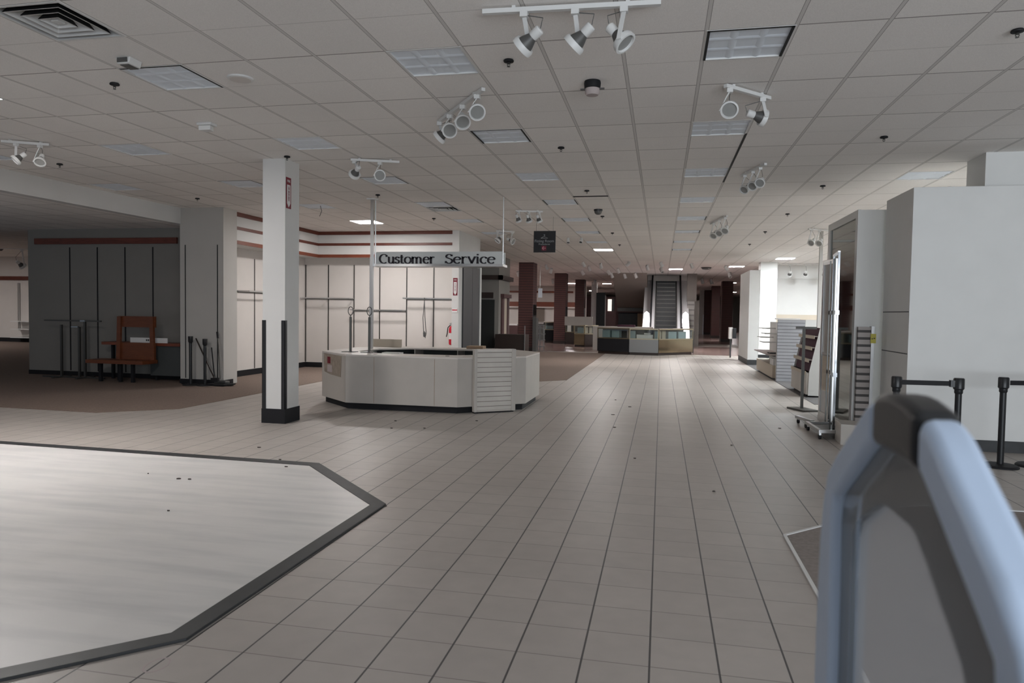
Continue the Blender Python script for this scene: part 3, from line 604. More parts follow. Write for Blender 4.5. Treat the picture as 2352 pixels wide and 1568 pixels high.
# single spotlights far along the hall
SPOT = [((1305, 549), (.1, -.5, -.8), 'round ceiling spotlight right of the fitting room sign'), ((1335, 549), (-.1, -.7, -.7), 'round ceiling spotlight left of the long lit ceiling light'),
        ((1255, 610), (.4, .3, -.8), 'small spotlight above the gap behind the first red slat column'), ((1266, 618), (-.3, .3, -.8), 'small spotlight at the top corner of the second red slat column'),
        ((1340, 604), (.5, .2, -.8), 'pale spotlight above the third red slat column'), ((1353, 613), (.4, .2, -.8), 'white spotlight above the glass showcases, lower of a close pair'),
        ((1338, 623), (.5, .1, -.8), 'pale spotlight just over the zigzag top of a red column'), ((1380, 607), (.2, .3, -.8), 'spotlight below the long lit ceiling light'),
        ((1444, 603), (-.7, .1, -.6), 'tilted spotlight over the front end of the first showcase counter'), ((1420, 618), (.3, .2, -.8), 'spotlight over the taupe escalator soffit'),
        ((1487, 611), (.3, .2, -.9), 'spotlight above the escalator fascia corner'), ((1519, 604), (.5, .2, -.8), 'upright spotlight centred above the escalator'), ((1519, 617), (.4, -.4, -.8), 'small bright edged spotlight under another above the escalator'),
        ((1589, 607), (.4, -.2, -.9), 'spotlight right of the lit light over the escalator'), ((1460, 629), (.4, .2, -.9), 'white spotlight in front of the taupe soffit'), ((1435, 630), (.3, .1, -.9), 'grey spotlight in front of the taupe soffit'),
        ((1405, 629), (.4, .1, -.9), 'spotlight by the bend of the taupe soffit'), ((1668, 612), (.6, .1, -.7), 'spotlight beside the lit light near the half wall'), ((1676, 628), (.2, -.5, -.8), 'spotlight over the red column beside the half wall'),
        ((1613, 642), (.3, 0, -.9), 'small grey spotlight over the narrow white column'), ((1634, 643), (.3, 0, -.9), 'small grey spotlight over the middle red column'), ((1270, 650), (.2, .3, -.8), 'pale spotlight behind the second red slat column'),
        ((1190, 625), (.2, .4, -.8), 'white spotlight between the recess and the first red slat column'), ((1398, 622), (.5, .1, -.8), 'spotlight over the small lit light beside the soffit'), ((1366, 645), (-.3, .2, -.9), 'spotlight above the slim white column')]
for (px, py), aim, lab in SPOT:
    P = at_z(px, py-3, CEIL); Y = P.y
    if Y > 46 or Y < 0: P = at_y(px, py, 42); P.z = CEIL
    s = max(.8, min(P.y/25, 1.6)); t = thing('spotlight', lab, 'spotlight', (P.x, P.y, CEIL), 'single ceiling spotlights')
    part('mount', B().lathe([(0, 0), (.05*s, 0), (.05*s, -.02*s), (0, -.02*s)], (P.x, P.y, CEIL), n=12), 'whitemetal', t)
    P = Vector((P.x, P.y, CEIL-.02*s)); a = Vector(aim).normalized(); o = P + Vector((0, 0, -.07*s))
    part('stem', B().tube([P, o], .012*s, 8), 'whitemetal', t)
    part('can', B().lathe([(0, -.07*s), (.05*s, -.07*s), (.055*s, 0), (.06*s, .10*s), (.05*s, .10*s), (.045*s, .06*s)], o, a, 14), 'whitemetal', t); part('lens', B().lathe([(0, .085*s), (.05*s, .085*s), (.05*s, .075*s), (0, .075*s)], o, a, 12), 'fin', t)
# loose things at the ceiling
_a, _b = at_z(1720, 306, CEIL), at_z(1667, 418, CEIL); struct('ceiling_gap', B().bar((CX0+3*CM, _a.y, CEIL-.001), (CX0+3*CM, _b.y, CEIL-.001), .022, .006), 'gasket')

t = solo('loose_wire', B().tube([(-6.62, 13.0, CEIL), (-6.60, 13.02, CEIL-.10), (-6.66, 13.05, CEIL-.2)], .006, 6), 'wire', 'thin loose wire hanging from an unlit ceiling light behind the white column', 'wire')
solo('rod_hanger', B().tube([(4.30, 12.2, CEIL), (4.30, 12.2, 3.1)], .035, 12), 'steel', 'steel pole rising from behind the big white partition block to the ceiling', 'pole')

# ================================================================== SIGNS
def arc(cx, cy, rx, ry, a0, a1, n=14): return [(cx+rx*math.cos(math.radians(a0+(a1-a0)*k/n)), cy+ry*math.sin(math.radians(a0+(a1-a0)*k/n))) for k in range(n+1)]
GL = {  # broad pen letter skeletons, x-height 1
 'C': (1.22, [arc(.66, .70, .58, .68, 52, 305), [(1.03, 1.28), (1.03, 1.0)]]),
 'S': (.92, [arc(.44, 1.02, .33, .34, 40, 200, 10) + arc(.44, .36, .36, .35, 100, -140, 14)[2:], [(.72, 1.34), (.72, 1.08)], [(.07, .05), (.07, .34)]]),
 'u': (.98, [[(.14, 1), (.14, .4)] + arc(.42, .33, .28, .30, 180, 340, 10), [(.74, 1), (.74, 0)], [(0, .99), (.16, .99)], [(.60, .99), (.76, .99)], [(.74, .02), (.9, .02)]]),
 's': (.68, [arc(.32, .74, .22, .24, 40, 210, 10) + arc(.31, .27, .25, .25, 95, -140, 12)[2:], [(.52, .97), (.52, .78)], [(.08, .04), (.08, .24)]]),
 't': (.62, [[(.24, 1.30), (.24, .3)] + arc(.44, .24, .2, .22, 185, 310, 8), [(.02, .97), (.5, .97)]]),
 'o': (1.02, [arc(.48, .49, .42, .48, 0, 360, 26)]),
 'm': (1.55, [[(.14, 1), (.14, 0)], arc(.40, .62, .27, .34, 175, 0, 8) + [(.67, .6), (.67, 0)], arc(.96, .62, .28, .34, 175, 0, 8) + [(1.24, .6), (1.24, 0)], [(0, .99), (.16, .99)]] + [[(x-.13, .02), (x+.13, .02)] for x in (.14, .67, 1.24)]),
 'e': (.94, [[(.10, .56), (.80, .56)], arc(.46, .49, .38, .48, 10, 318, 22)]),
 'r': (.74, [[(.14, 1), (.14, 0)], arc(.44, .60, .30, .37, 170, 55, 8), [(0, .99), (.16, .99)], [(0, .02), (.3, .02)]]),
 'v': (.94, [[(.06, 1), (.44, .02)], [(.44, .02), (.80, 1)], [(-.04, .99), (.2, .99)], [(.68, .99), (.92, .99)]]),
 'i': (.42, [[(.16, 1), (.16, 0)], [(.02, .99), (.18, .99)], [(.02, .02), (.3, .02)], [(.165, 1.22), (.165, 1.42)]]),
 'c': (.84, [arc(.46, .49, .38, .48, 48, 312, 20), [(.71, .92), (.71, .72)]]),
}
def pen_word(b, word, x0, x1, zb, xh, Y, thick=.31, thin=.105):
    wtot = sum(GL[c][0] for c in word); sx = (x1-x0)/wtot; x = x0
    for c in word:
        adv, strokes = GL[c]
        for st in strokes:
            pts = [Vector((x+u*sx, 0, zb+v*xh)) for u, v in st]; n = len(pts); L = []; R = []
            for i, p in enumerate(pts):
                d = (pts[min(i+1, n-1)]-pts[max(i-1, 0)]).normalized(); nr = Vector((-d.z, 0, d.x))
                wd = (thin + (thick-thin)*min(1, abs(d.z)*1.08)**1.3)*xh*.5
                L.append(p+nr*wd); R.append(p-nr*wd)
            vs = [(q.x, y, q.z) for y in (Y, Y+.012) for q in L+R]; m = 2*n; fs = []
            for i in range(n-1):
                fs += [(i, i+1, n+i+1, n+i), (m+i, m+n+i, m+n+i+1, m+i+1), (i, m+i, m+i+1, i+1), (n+i, n+i+1, m+n+i+1, m+n+i)]
            fs += [(0, n, m+n, m), (n-1, m+n-1, m+2*n-1, 2*n-1)]
            b._add(vs, fs)
        x += adv*sx
    return b
SY = 12.37
t = thing('hanging_sign', 'long white hanging sign reading Customer Service over the service desk', 'sign', (-3.99, SY, 2.40))
part('face', B().box(-5.17, -2.80, SY, SY+.02, 2.425, 2.655), 'signwhite', t)
part('channel', B().box(-5.235, -2.77, SY-.05, SY+.32, 2.385, 2.43), 'steel', t); part('end_plate', B().box(-5.205, -5.17, SY-.02, SY+.30, 2.43, 2.64), 'steel', t); part('rear_face', B().box(-5.17, -2.80, SY+.27, SY+.29, 2.425, 2.655), 'signwhite', t)
part('lettering', pen_word(B(), 'Customer', -5.115, -4.035, 2.443, .118, SY-.015), 'ink', t); part('lettering', pen_word(B(), 'Service', -3.845, -2.91, 2.443, .118, SY-.015), 'ink', t)
for x in (-5.20, -2.785): part('rod', B().tube([(x, SY+.01, 2.43), (x, SY+.01, CEIL)], .010, 8), 'steel', t)
FY = 15.0
t = thing('hanging_sign', 'square black hanging sign reading Fitting Room with a coat hanger mark', 'sign', (-2.47, FY, 2.86))
part('face', B().box(-2.705, -2.235, FY, FY+.03, 2.862, 3.315), 'signblack', t)
part('lettering', text_b('Fitting Room', .080, facing(-2.475, FY-.003, 3.10)), 'silverink', t); part('lettering', text_b('Probadores', .052, facing(-2.475, FY-.003, 3.035)), 'silverink', t)
b = B(); b.tube([(-2.55, FY-.003, 3.163), (-2.475, FY-.003, 3.20), (-2.40, FY-.003, 3.163), (-2.55, FY-.003, 3.163)], .005, 5); b.tube([(-2.475, FY-.003, 3.20), (-2.475, FY-.003, 3.215), (-2.462, FY-.003, 3.228), (-2.475, FY-.003, 3.24), (-2.488, FY-.003, 3.23)], .005, 5)
part('hanger_mark', b, 'silverink', t); part('arrow_field', B().box(-2.53, -2.43, FY-.004, FY, 2.90, 3.0), 'signred', t)
b = B(); b.bar((-2.44, FY-.008, 2.95), (-2.515, FY-.008, 2.95), .006, .014); b.bar((-2.52, FY-.008, 2.95), (-2.48, FY-.008, 2.985), .006, .014); b.bar((-2.52, FY-.008, 2.95), (-2.48, FY-.008, 2.915), .006, .014); part('arrow', b, 'pink', t)
part('wire', B().tube([(-2.65, FY+.015, 3.31), (-2.65, FY+.015, CEIL)], .003, 5).tube([(-2.29, FY+.015, 3.31), (-2.29, FY+.015, CEIL)], .003, 5), 'wire', t)
# extinguisher arrow signs (upright lettering down a white arrow with a red border)
def ext_sign(Mx, h, wd, label):    # local frame: x across, z up, facing -y, origin at the middle
    o = Mx.translation; t = thing('extinguisher_sign', label, 'sign', o[:], 'fire extinguisher arrow signs')
    X = lambda b: (setattr(b, 'v', [tuple(Mx @ Vector(v)) for v in b.v]), b)[1]
    part('plate', X(B().box(-wd/2, wd/2, -.004, 0, -h/2, h/2)), 'darkred', t)
    a = wd*.33; part('arrow', X(B().prism([(-a, h/2-.10), (a, h/2-.10), (a, -h/2+.07), (0, -h/2+.015), (-a, -h/2+.07)], -.001, .001, Matrix(((1, 0, 0, 0), (0, 0, -1, -.005), (0, 1, 0, 0), (0, 0, 0, 1))))), 'paper', t)
    tb = text_b('FIRE', wd*.36, Matrix.Translation((0, -.006, h/2-.05)) @ Matrix.Rotation(PI/2, 4, 'X')); part('lettering', X(tb), 'paper', t)
    b = B()
    for k, ch in enumerate('EXTINGUISHER'):
        q = text_b(ch, wd*.34, Matrix.Translation((0, -.0085, h/2-.135-k*(h-.24)/11.5)) @ Matrix.Rotation(PI/2, 4, 'X')); b._add(q.v, q.f)
    part('lettering', X(b), 'darkred', t)
ext_sign(Matrix.Translation((-5.11, 17.295, 2.20)), .44, .115, 'red bordered fire extinguisher arrow sign high on the white wall end')
ext_sign(Matrix.Translation((-5.032, 8.95, 3.16)) @ Matrix.Rotation(PI/2, 4, 'Z'), .42, .13, 'red bordered fire extinguisher arrow sign high on the white column')
t = thing('notice', 'small white notice with a red bar below the extinguisher arrow sign', 'notice', (-5.12, 17.29, 1.58))
part('plate', B().box(-5.18, -5.05, 17.285, 17.30, 1.55, 1.66), 'paper', t); part('red_bar', B().box(-5.18, -5.05, 17.283, 17.286, 1.60, 1.625), 'red', t)
ex = (-5.30, 17.62); t = thing('fire_extinguisher', 'red fire extinguisher hung on the white wall beside the wall end', 'fire extinguisher', (ex[0], ex[1], .78))
part('body', B().lathe([(0, .70), (.055, .72), (.062, .76), (.062, 1.12), (.045, 1.18), (.02, 1.2), (0, 1.2)], (ex[0], ex[1], 0), n=20), 'red', t)
part('label', B().lathe([(.0635, .86), (.0635, 1.02)], (ex[0], ex[1], 0), n=20), 'paper', t); part('valve', B().box(ex[0]-.02, ex[0]+.02, ex[1]-.02, ex[1]+.02, 1.20, 1.26).bar((ex[0]-.05, ex[1], 1.25), (ex[0]+.03, ex[1], 1.29), .02, .012), 'steel', t)
part('hose', B().tube([(ex[0]-.02, ex[1]-.02, 1.22), (ex[0]-.08, ex[1]-.03, 1.16), (ex[0]-.10, ex[1]-.03, 1.0), (ex[0]-.12, ex[1]-.03, .92)], .012, 8), 'black', t)
part('bracket', B().box(ex[0]-.03, ex[0]+.03, ex[1]+.05, 17.8, .95, 1.05), 'steel', t)
# hang rails on the wall standards, each two bars on brackets
def rail(p, q, label, nrm):
    t = thing('hang_rail', label, 'hang rail', ((Vector(p)+Vector(q))/2)[:], 'hang rails on the shelving wall'); n = Vector(nrm)
    part('bar', B().bar(Vector(p)+n*.30, Vector(q)+n*.30, .012, .030), 'steel', t); part('bar', B().bar(Vector(p)+n*.02+Vector((0, 0, -.02)), Vector(q)+n*.02+Vector((0, 0, -.02)), .012, .024), 'darksteel', t)
    for f in (.0, .5, 1.0): r = Vector(p).lerp(Vector(q), f); part('bracket', B().bar(r, r+n*.32, .012, .03), 'steel', t)
rail((-9.5, 14.62, 1.97), (-9.5, 16.8, 1.97), 'steel hang rail on the side wall next to the alcove pillar', (1, 0, 0))
rail((-9.45, 17.8, 1.88), (-8.08, 17.8, 1.88), 'steel hang rail on the back wall just right of the white column', (0, -1, 0))
rail((-8.07, 17.8, 1.58), (-6.60, 17.8, 1.58), 'lowest steel hang rail, in the middle of the back wall', (0, -1, 0))
rail((-6.58, 17.8, 1.90), (-5.22, 17.8, 1.90), 'steel hang rail with a looped cable, beside the wall end', (0, -1, 0))
solo('hanging_cable', B().tube([(-5.98, 17.48, 1.90), (-6.02, 17.48, 1.4), (-6.0, 17.48, 1.02), (-5.95, 17.48, .88), (-5.93, 17.48, 1.0), (-5.97, 17.48, 1.45), (-5.99, 17.48, 1.92)], .010, 6).lathe([(0, 0), (.03, .02), (.035, .12), (0, .16)], (-5.98, 17.48, .90), n=10), 'wire', 'looped grey cable hanging from the rail beside the wall end', 'cable')

# ================================================================== SERVICE DESK
OUT = [(-5.67, 11.22), (-4.90, 10.50), (-3.05, 10.50), (-2.13, 11.30), (-2.13, 12.62), (-2.93, 13.42), (-4.88, 13.42), (-5.67, 12.62)]
def inset(pl, d):
    n = len(pl); out = []
    for i in range(n):
        a, p, c = Vector(pl[i-1]), Vector(pl[i]), Vector(pl[(i+1) % n]); e1 = (p-a).normalized(); e2 = (c-p).normalized()
        n1 = Vector((-e1.y, e1.x)); n2 = Vector((-e2.y, e2.x)); k = (n1+n2); k = k/max(.2, k.dot(n1)); out.append((p.x+k.x*d, p.y+k.y*d))
    return out
DH = .87
dk = thing('service_desk', 'large off white octagonal service desk island on a black toe kick', 'service desk', (-3.9, 11.9, 0))
NM = ['front left chamfer', 'front', 'right chamfer', 'right side', 'rear right chamfer', 'rear', 'rear left chamfer', 'left side']
IN1 = inset(OUT, .03); TK = inset(OUT, .06); TI = inset(OUT, .10); IN2 = inset(OUT, .55)
part('toe_kick', B().ring(TK, TI, 0, .115), 'black', dk)
for i in range(8):
    j = (i+1) % 8; part('front_panel', B().prism([OUT[i], OUT[j], IN1[j], IN1[i]], .10, DH-.03), 'desk', dk, bevel=.004)
part('worktop', B().ring(OUT, IN2, DH-.03, DH), 'desktop', dk, bevel=.005)
for i in (4, 5, 6):     # open shelves on the inner side
    j = (i+1) % 8; a0 = inset(OUT, .50)
    part('shelf_back', B().prism([IN1[i], IN1[j], inset(OUT, .045)[j], inset(OUT, .045)[i]], .12, DH-.03), 'inside', dk)
    part('shelf_board', B().prism([IN1[i], IN1[j], a0[j], a0[i]], .38, .40), 'desk', dk)
for x in (-4.6, -3.75, -3.1): part('divider', B().box(x-.01, x+.01, 12.90, 13.38, .12, DH-.03), 'desk', dk)
part('cable_grommet', B().lathe([(0, 0), (.035, 0), (.035, .004), (0, .004)], (-4.5, 10.75, DH), n=14).lathe([(0, 0), (.035, 0), (.035, .004), (0, .004)], (-3.3, 10.78, DH), n=14).lathe([(0, 0), (.035, 0), (.035, .004), (0, .004)], (-2.42, 11.62, DH), n=14), 'black', dk)
for x in (-4.42, -3.42): part('panel_seam', B().box(x-.0025, x+.0025, 10.497, 10.501, .11, DH-.035), 'cardboard', dk)
# slatted end display leaning on the chamfer
ax = Vector((-2.265, 11.03, 0))-Vector((-2.83, 10.60, 0)); L = ax.length; ax.normalize(); nr = Vector((ax.y, -ax.x, 0))
MS = Matrix((ax, -nr, Vector((0, 0, 1)))).transposed().to_4x4(); MS.translation = Vector((-2.83, 10.62, 0))
XF = lambda b: (setattr(b, 'v', [tuple(MS @ Vector(v)) for v in b.v]), b)[1]
t = thing('slat_display', 'off white slatted display end standing against the service desk', 'slatwall display', (-2.55, 10.83, 0))
part('slat_panel', XF(B().box(.05, L-.07, -.03, .03, .05, .965)), 'slatdesk', t); b = B(); b.box(0, .05, -.05, .045, .02, 1.0); b.box(L-.07, L, -.05, .045, .02, 1.0); b.box(.05, L-.07, -.04, .05, .02, .055)
part('frame', XF(b), 'desk', t, bevel=.01); part('top_rail', XF(B().box(.03, L-.05, -.035, .05, .965, 1.0)), 'desktop', t, bevel=.006); part('base_strip', XF(B().box(.02, L-.02, -.02, .08, 0, .03)), 'black', t)
# things on and in the desk
p = at_z(764, 833, .7); t = thing('poster', 'torn brown paper poster with a small red tag on the desk chamfer', 'poster', (-5.4, 10.95, .55))
e = Vector((OUT[1][0]-OUT[0][0], OUT[1][1]-OUT[0][1], 0)); el = e.length; e.normalize(); en = Vector((e.y, -e.x, 0))
MP = Matrix((e, -en, Vector((0, 0, 1)))).transposed().to_4x4(); MP.translation = Vector((OUT[0][0], OUT[0][1], 0)); XP = lambda b: (setattr(b, 'v', [tuple(MP @ Vector(v)) for v in b.v]), b)[1]
part('sheet', XP(B().prism([(.12, .53), (.40, .50), (.86, .49), (.89, .83), (.10, .84)], -.001, .001, Matrix(((1, 0, 0, 0), (0, 0, -1, -.004), (0, 1, 0, 0), (0, 0, 0, 1))))), 'kraft', t)
part('tag', XP(B().box(.27, .41, -.009, -.006, .68, .79)), 'darkred', t); part('slip', XP(B().box(.27, .48, -.008, -.006, .54, .655)), 'pinkfelt', t)
def hook_stand(px, label):
    p = at_y(px, 805, 11.12); t = thing('sign_stand', label, 'stand', (p.x, 11.12, DH), 'hook topped stands on the desk')
    x, y = p.x, 11.12
    part('base_plate', B().box(x-.12, x+.10, y-.09, y+.09, DH, DH+.012), 'darksteel', t); part('post', B().tube([(x, y, DH+.012), (x, y, 1.46)], .020, 10), 'darksteel', t)
    part('hook', B().tube([(x, y, 1.45), (x+.005, y, 1.50)] + [(x+.045*math.sin(a), y, 1.56-.07*math.cos(a)) for a in [k*2*PI/14 for k in range(15)]], .007, 6), 'darksteel', t)
hook_stand(805, 'dark post with a loop hook standing on the desk, away from the pole'); hook_stand(848, 'dark post with a loop hook on the desk right beside the tall steel pole')
p = at_y(852.5, 800, 12.3); p2 = at_y(856, 458, 12.3); pc = (p.x+p2.x)/2
t = thing('power_pole', 'tall square steel pole from the service desk up to the ceiling', 'pole', (pc, 12.3, 0)); part('post', B().box(pc-.026, pc+.026, 12.275, 12.325, 0, CEIL), 'steel', t); part('cable_track', B().box(pc-.040, pc-.026, 12.285, 12.315, .5, 2.55), 'whitemetal', t); part('ceiling_plate', B().box(pc-.08, pc+.08, 12.22, 12.38, CEIL-.02, CEIL), 'whitemetal', t)
solo('board', B().box(-5.53, -4.90, 12.98, 13.0, DH, 1.02), 'beige', 'beige board standing upright on the far side of the service desk', 'board')
solo('paper_tray', B().box(-4.72, -4.40, 11.55, 11.75, DH-.24, DH-.02), 'paper', 'white paper sheet lying behind the front counter of the service desk', 'paper')
solo('cardboard_box', B().box(-3.62, -3.30, 13.05, 13.3, DH, DH+.055), 'cardboard', 'small flat cardboard box on the rear counter behind the slatted display', 'box')
# ================================================================== ALCOVE
def X_at(px, py, Y): return at_y(px, py, Y).x
def Z_at(px, py, Y): return at_y(px, py, Y).z
BY = 13.15
t = thing('garment_rack', 'dark steel garment rack with two arms in the shadowed alcove', 'rack', (X_at(170, 850, BY), BY, 0))
xs = [X_at(q, 850, BY) for q in (142, 183, 196)]
for x, zt in zip(xs, (1.16, 1.12, 1.24)): part('post', B().box(x-.022, x+.022, BY-.02, BY+.02, .03, zt), 'darksteel', t)
part('arm', B().bar((X_at(102, 724, BY), BY, 1.25), (X_at(232, 724, BY), BY, 1.25), .03, .03), 'darksteel', t); part('arm', B().bar((xs[1]-.15, BY-.05, 1.12), (xs[1]+.02, BY-.05, 1.12), .03, .025), 'chrome', t)
part('connector', B().box(xs[2]-.10, xs[2]+.02, BY-.03, BY+.03, 1.235, 1.265), 'chrome', t)
part('base', B().bar((X_at(100, 856, BY), BY, .02), (X_at(240, 856, BY), BY, .02), .05, .03).bar((xs[0], BY-.25, .02), (xs[0], BY+.25, .02), .05, .03).bar((xs[2], BY-.25, .02), (xs[2], BY+.25, .02), .05, .03), 'darksteel', t)
KY = 13.0
kx = lambda px, py=780: X_at(px, py, KY); kz = lambda py, px=310: Z_at(px, py, KY)
t = thing('shelf_stand', 'orange wooden display stand with a raised open back frame in the alcove', 'stand', (kx(310), KY, 0))
part('header', B().box(kx(272), kx(357), KY, KY+.03, kz(751), kz(726)), 'orange', t); part('lower_panel', B().box(kx(268), kx(356), KY, KY+.03, kz(825), kz(787)), 'orange', t)
for a, c in ((268, 280), (346, 360)): part('upright', B().bar(((kx(a)+kx(c))/2, KY-.02, kz(826)), ((kx(a)+kx(c))/2+(.03 if a < 300 else -.03), KY-.02, kz(727)), .09, .05, (0, 1, 0)), 'orange', t)
part('seat_board', B().box(kx(230), kx(358), KY-.40, KY+.05, kz(833), kz(825)), 'orange', t)
for a in (252, 272, 297, 325): x = kx(a); part('leg', B().box(x-.03, x+.03, KY-.28 if a != 272 else KY+.0, KY-.22 if a != 272 else KY+.05, 0, kz(832)), 'black', t)
t = thing('table', 'dark table with a red brown top behind the orange stand in the alcove', 'table', (kx(370), 13.35, 0)); z1 = Z_at(380, 787, 13.35)
part('table_top', B().box(X_at(250, 790, 13.35), X_at(428, 790, 13.35), 13.14, 13.55, z1-.06, z1), 'oakred', t); part('cabinet', B().box(X_at(357, 830, 13.35), X_at(425, 830, 13.35), 13.2, 13.5, .12, z1-.06), 'inside', t)
for x in (X_at(262, 840, 13.35), X_at(362, 840, 13.35), X_at(420, 840, 13.35)): part('leg', B().box(x-.025, x+.025, 13.30, 13.36, 0, z1-.06), 'black', t)
t = thing('sign_strip', 'long white sign strip lying on the table behind the orange stand', 'sign', (kx(340), 13.25, z1)); part('strip', B().box(X_at(300, 785, 13.2), X_at(385, 785, 13.2), 13.19, 13.21, z1, z1+.105), 'paper', t)
b = B()
for k in range(3): x = X_at(336+k*4, 783, 13.18); b.box(x-.012, x+.012, 13.186, 13.19, z1+.035, z1+.075)
part('lettering', b, 'ink', t)
# stanchion posts, broom and dust pan by the pillar
PY = 12.72
def bare_post(px, py, label):
    x = X_at(px, 870, PY); zt = Z_at(px, py, PY); t = thing('barrier_post', label, 'barrier post', (x, PY, 0), 'bare barrier posts by the pillar')
    part('post', B().tube([(x, PY, .02), (x, PY, zt-.11)], .030, 12), 'blackpl', t); part('head', B().lathe([(.03, zt-.14), (.045, zt-.11), (.048, zt), (0, zt)], (x, PY, 0), n=12), 'blackpl', t); part('base', B().lathe([(0, 0), (.16, 0), (.155, .02), (.03, .03), (0, .03)], (x, PY, 0), n=22), 'black', t)
bare_post(438, 772, 'black barrier post without belt, outer one against the alcove pillar'); bare_post(471, 778, 'black barrier post without belt, standing behind the leaning sticks')
S_ = lambda px, py, Y: at_y(px, py, Y)
solo('broom_stick', B().tube([S_(450, 777, 12.92), S_(492, 868, 12.6)], .013, 8), 'darkwood', 'thin brown stick leaning across the black post by the pillar', 'stick')
t = thing('broom', 'black handled broom standing by the pillar edge', 'broom', S_(493, 872, 12.62)[:]); part('handle', B().tube([S_(486, 798, 12.8), S_(493, 868, 12.62)], .013, 8), 'black', t); part('brush', B().bar(S_(486, 872, 12.6), S_(502, 872, 12.6), .06, .08), 'black', t)
t = thing('long_pole', 'pair of thin long wire handles leaning in the pillar corner', 'pole', S_(505, 870, 12.6)[:]); part('handle', B().tube([S_(499, 762, 12.9), S_(506, 870, 12.6)], .010, 6), 'darksteel', t); part('handle', B().tube([S_(500, 770, 12.9), S_(512, 868, 12.6)], .007, 6), 'steel', t); part('grip', B().tube([S_(499, 762, 12.9), S_(500.2, 776, 12.86)], .02, 8), 'black', t)
t = thing('dust_pan', 'black dust pan lying on the carpet at the pillar foot', 'dust pan', (at_z(500, 886).x, 12.45, 0)); o = at_z(500, 886)
part('pan', B().prism([(-.24, -.10), (.22, -.12), (.30, .10), (-.10, .12)], .01, .05, Matrix.Translation((o.x, o.y, 0))), 'black', t, bevel=.01); part('hood', B().prism([(-.10, .02), (.16, .02), (.20, .12), (-.06, .14)], .05, .10, Matrix.Translation((o.x, o.y, 0))), 'fin', t, bevel=.015)
part('lip', B().bar((o.x+.2, o.y-.02, .03), (o.x+.36, o.y+.06, .05), .10, .02), 'black', t)
solo('floor_cloth', B().prism([(-.28, -.05), (.20, -.07), (.22, .05), (-.22, .07)], .006, .03, Matrix.Translation((at_z(448, 883).x, at_z(448, 883).y, 0))), 'black', 'flat black cloth on the carpet in front of the pillar', 'cloth')
t = thing('wall_shelf', 'pale shelf unit low on the lit far wall past the alcove', 'shelf', (X_at(55, 760, 25.1), 25.1, 0))
for py in (737, 755, 774): part('shelf', B().box(X_at(33, py, 25), X_at(80, py, 25), 24.8, 25.3, Z_at(50, py, 25)-.03, Z_at(50, py, 25)), 'whitemetal', t)
part('side_rail', B().box(X_at(33, 740, 25)-.03, X_at(33, 740, 25), 25.2, 25.3, .5, 2.5), 'steel', t)

# ================================================================== RIGHT SIDE FIXTURES
def belt_post(P, label, to=None):
    x, y, zt = P; t = thing('barrier_post', label, 'barrier post', (x, y, 0), 'belt barrier posts at the partition')
    part('post', B().tube([(x, y, .02), (x, y, zt-.09)], .032, 16), 'blackpl', t)
    part('head', B().lathe([(.033, zt-.165), (.040, zt-.155), (.040, zt-.125), (.052, zt-.11), (.052, zt-.01), (.045, zt), (0, zt)], (x, y, 0), n=20), 'blackpl', t)
    part('base', B().lathe([(0, 0), (.175, 0), (.175, .012), (.16, .025), (.05, .035), (0, .035)], (x, y, 0), n=32), 'black', t)
    if to:
        a = Vector((x, y, zt-.06)); c = Vector(to); part('belt', B().bar(a+(c-a)*.06, c-(c-a)*.05, .006, .05), 'black', t)
        part('belt_clip', B().box(c.x-.085, c.x-.04, c.y-.025, c.y+.025, c.z-.035, c.z+.035), 'blackpl', t)
HZ = .966
p1 = at_z(2060, 864, HZ); p2 = at_z(2203, 868, HZ); p3 = Vector((3.60, 8.50, HZ)); p4 = Vector((4.75, 8.72, HZ))
belt_post((p1.x, p1.y, HZ), 'black belt barrier post, behind the tag detector, its belt running to the middle post', (p2.x, p2.y, HZ-.06))
belt_post((p2.x, p2.y, HZ), 'black belt barrier post catching the belt, middle one before the big partition')
belt_post(p3[:], 'black belt barrier post with a round base showing at the picture edge', (p4.x, p4.y, HZ-.06))
belt_post(p4[:], 'black belt barrier post outside the picture edge beyond the partition')
solo('base_disc', B().lathe([(0, 0), (.175, 0), (.175, .012), (.16, .025), (.05, .035), (0, .035)], (3.98, 8.62, 0), n=32), 'black', 'loose round black barrier base at the picture edge', 'base')

# detector pedestal close to the camera
AX0, AX1 = .195, .229
MY = Matrix(((0, 0, 1, 0), (1, 0, 0, 0), (0, 1, 0, 0), (0, 0, 0, 1)))      # polygon (y, z) extruded along x
cy = .66
far_o = [(.930, .06), (.928, 1.20), (.922, 1.31), (.912, 1.36), (.893, 1.40), (.855, 1.428), (.771, 1.480), (.745, 1.496), (.718, 1.506)]
far_i = [(.848, .06), (.852, 1.20), (.856, 1.29), (.860, 1.345), (.855, 1.376), (.835, 1.390), (.745, 1.447), (.730, 1.456), (.718, 1.461)]
near_o = [(2*cy-y, z) for y, z in far_o][::-1]; near_i = [(2*cy-y, z) for y, z in far_i][::-1]
an = thing('tag_detector', 'tall pale blue grey tag detector pedestal with a black cap close to the camera', 'tag detector', (.215, cy, 0))
for nm, o, i in (('frame_side', far_o, far_i), ('frame_side', near_o, near_i)):
    part(nm, B().ring(o, i, AX0, AX1, closed=False, M=MY), 'bodyplastic', an, bevel=.011, seg=4)
co = [(.718, 1.506), (.70, 1.511), (.68, 1.514), (.66, 1.515), (.64, 1.514), (.62, 1.511), (.602, 1.506)]
ci = [(.718, 1.461), (.70, 1.462), (.68, 1.463), (.66, 1.463), (.64, 1.463), (.62, 1.462), (.602, 1.461)]
part('cap', B().ring(co, ci, AX0-.001, AX1+.001, closed=False, M=MY), 'blackpl', an, 'black glossy cap', bevel=.010, seg=4)
fi = far_i + ci[1:-1] + near_i
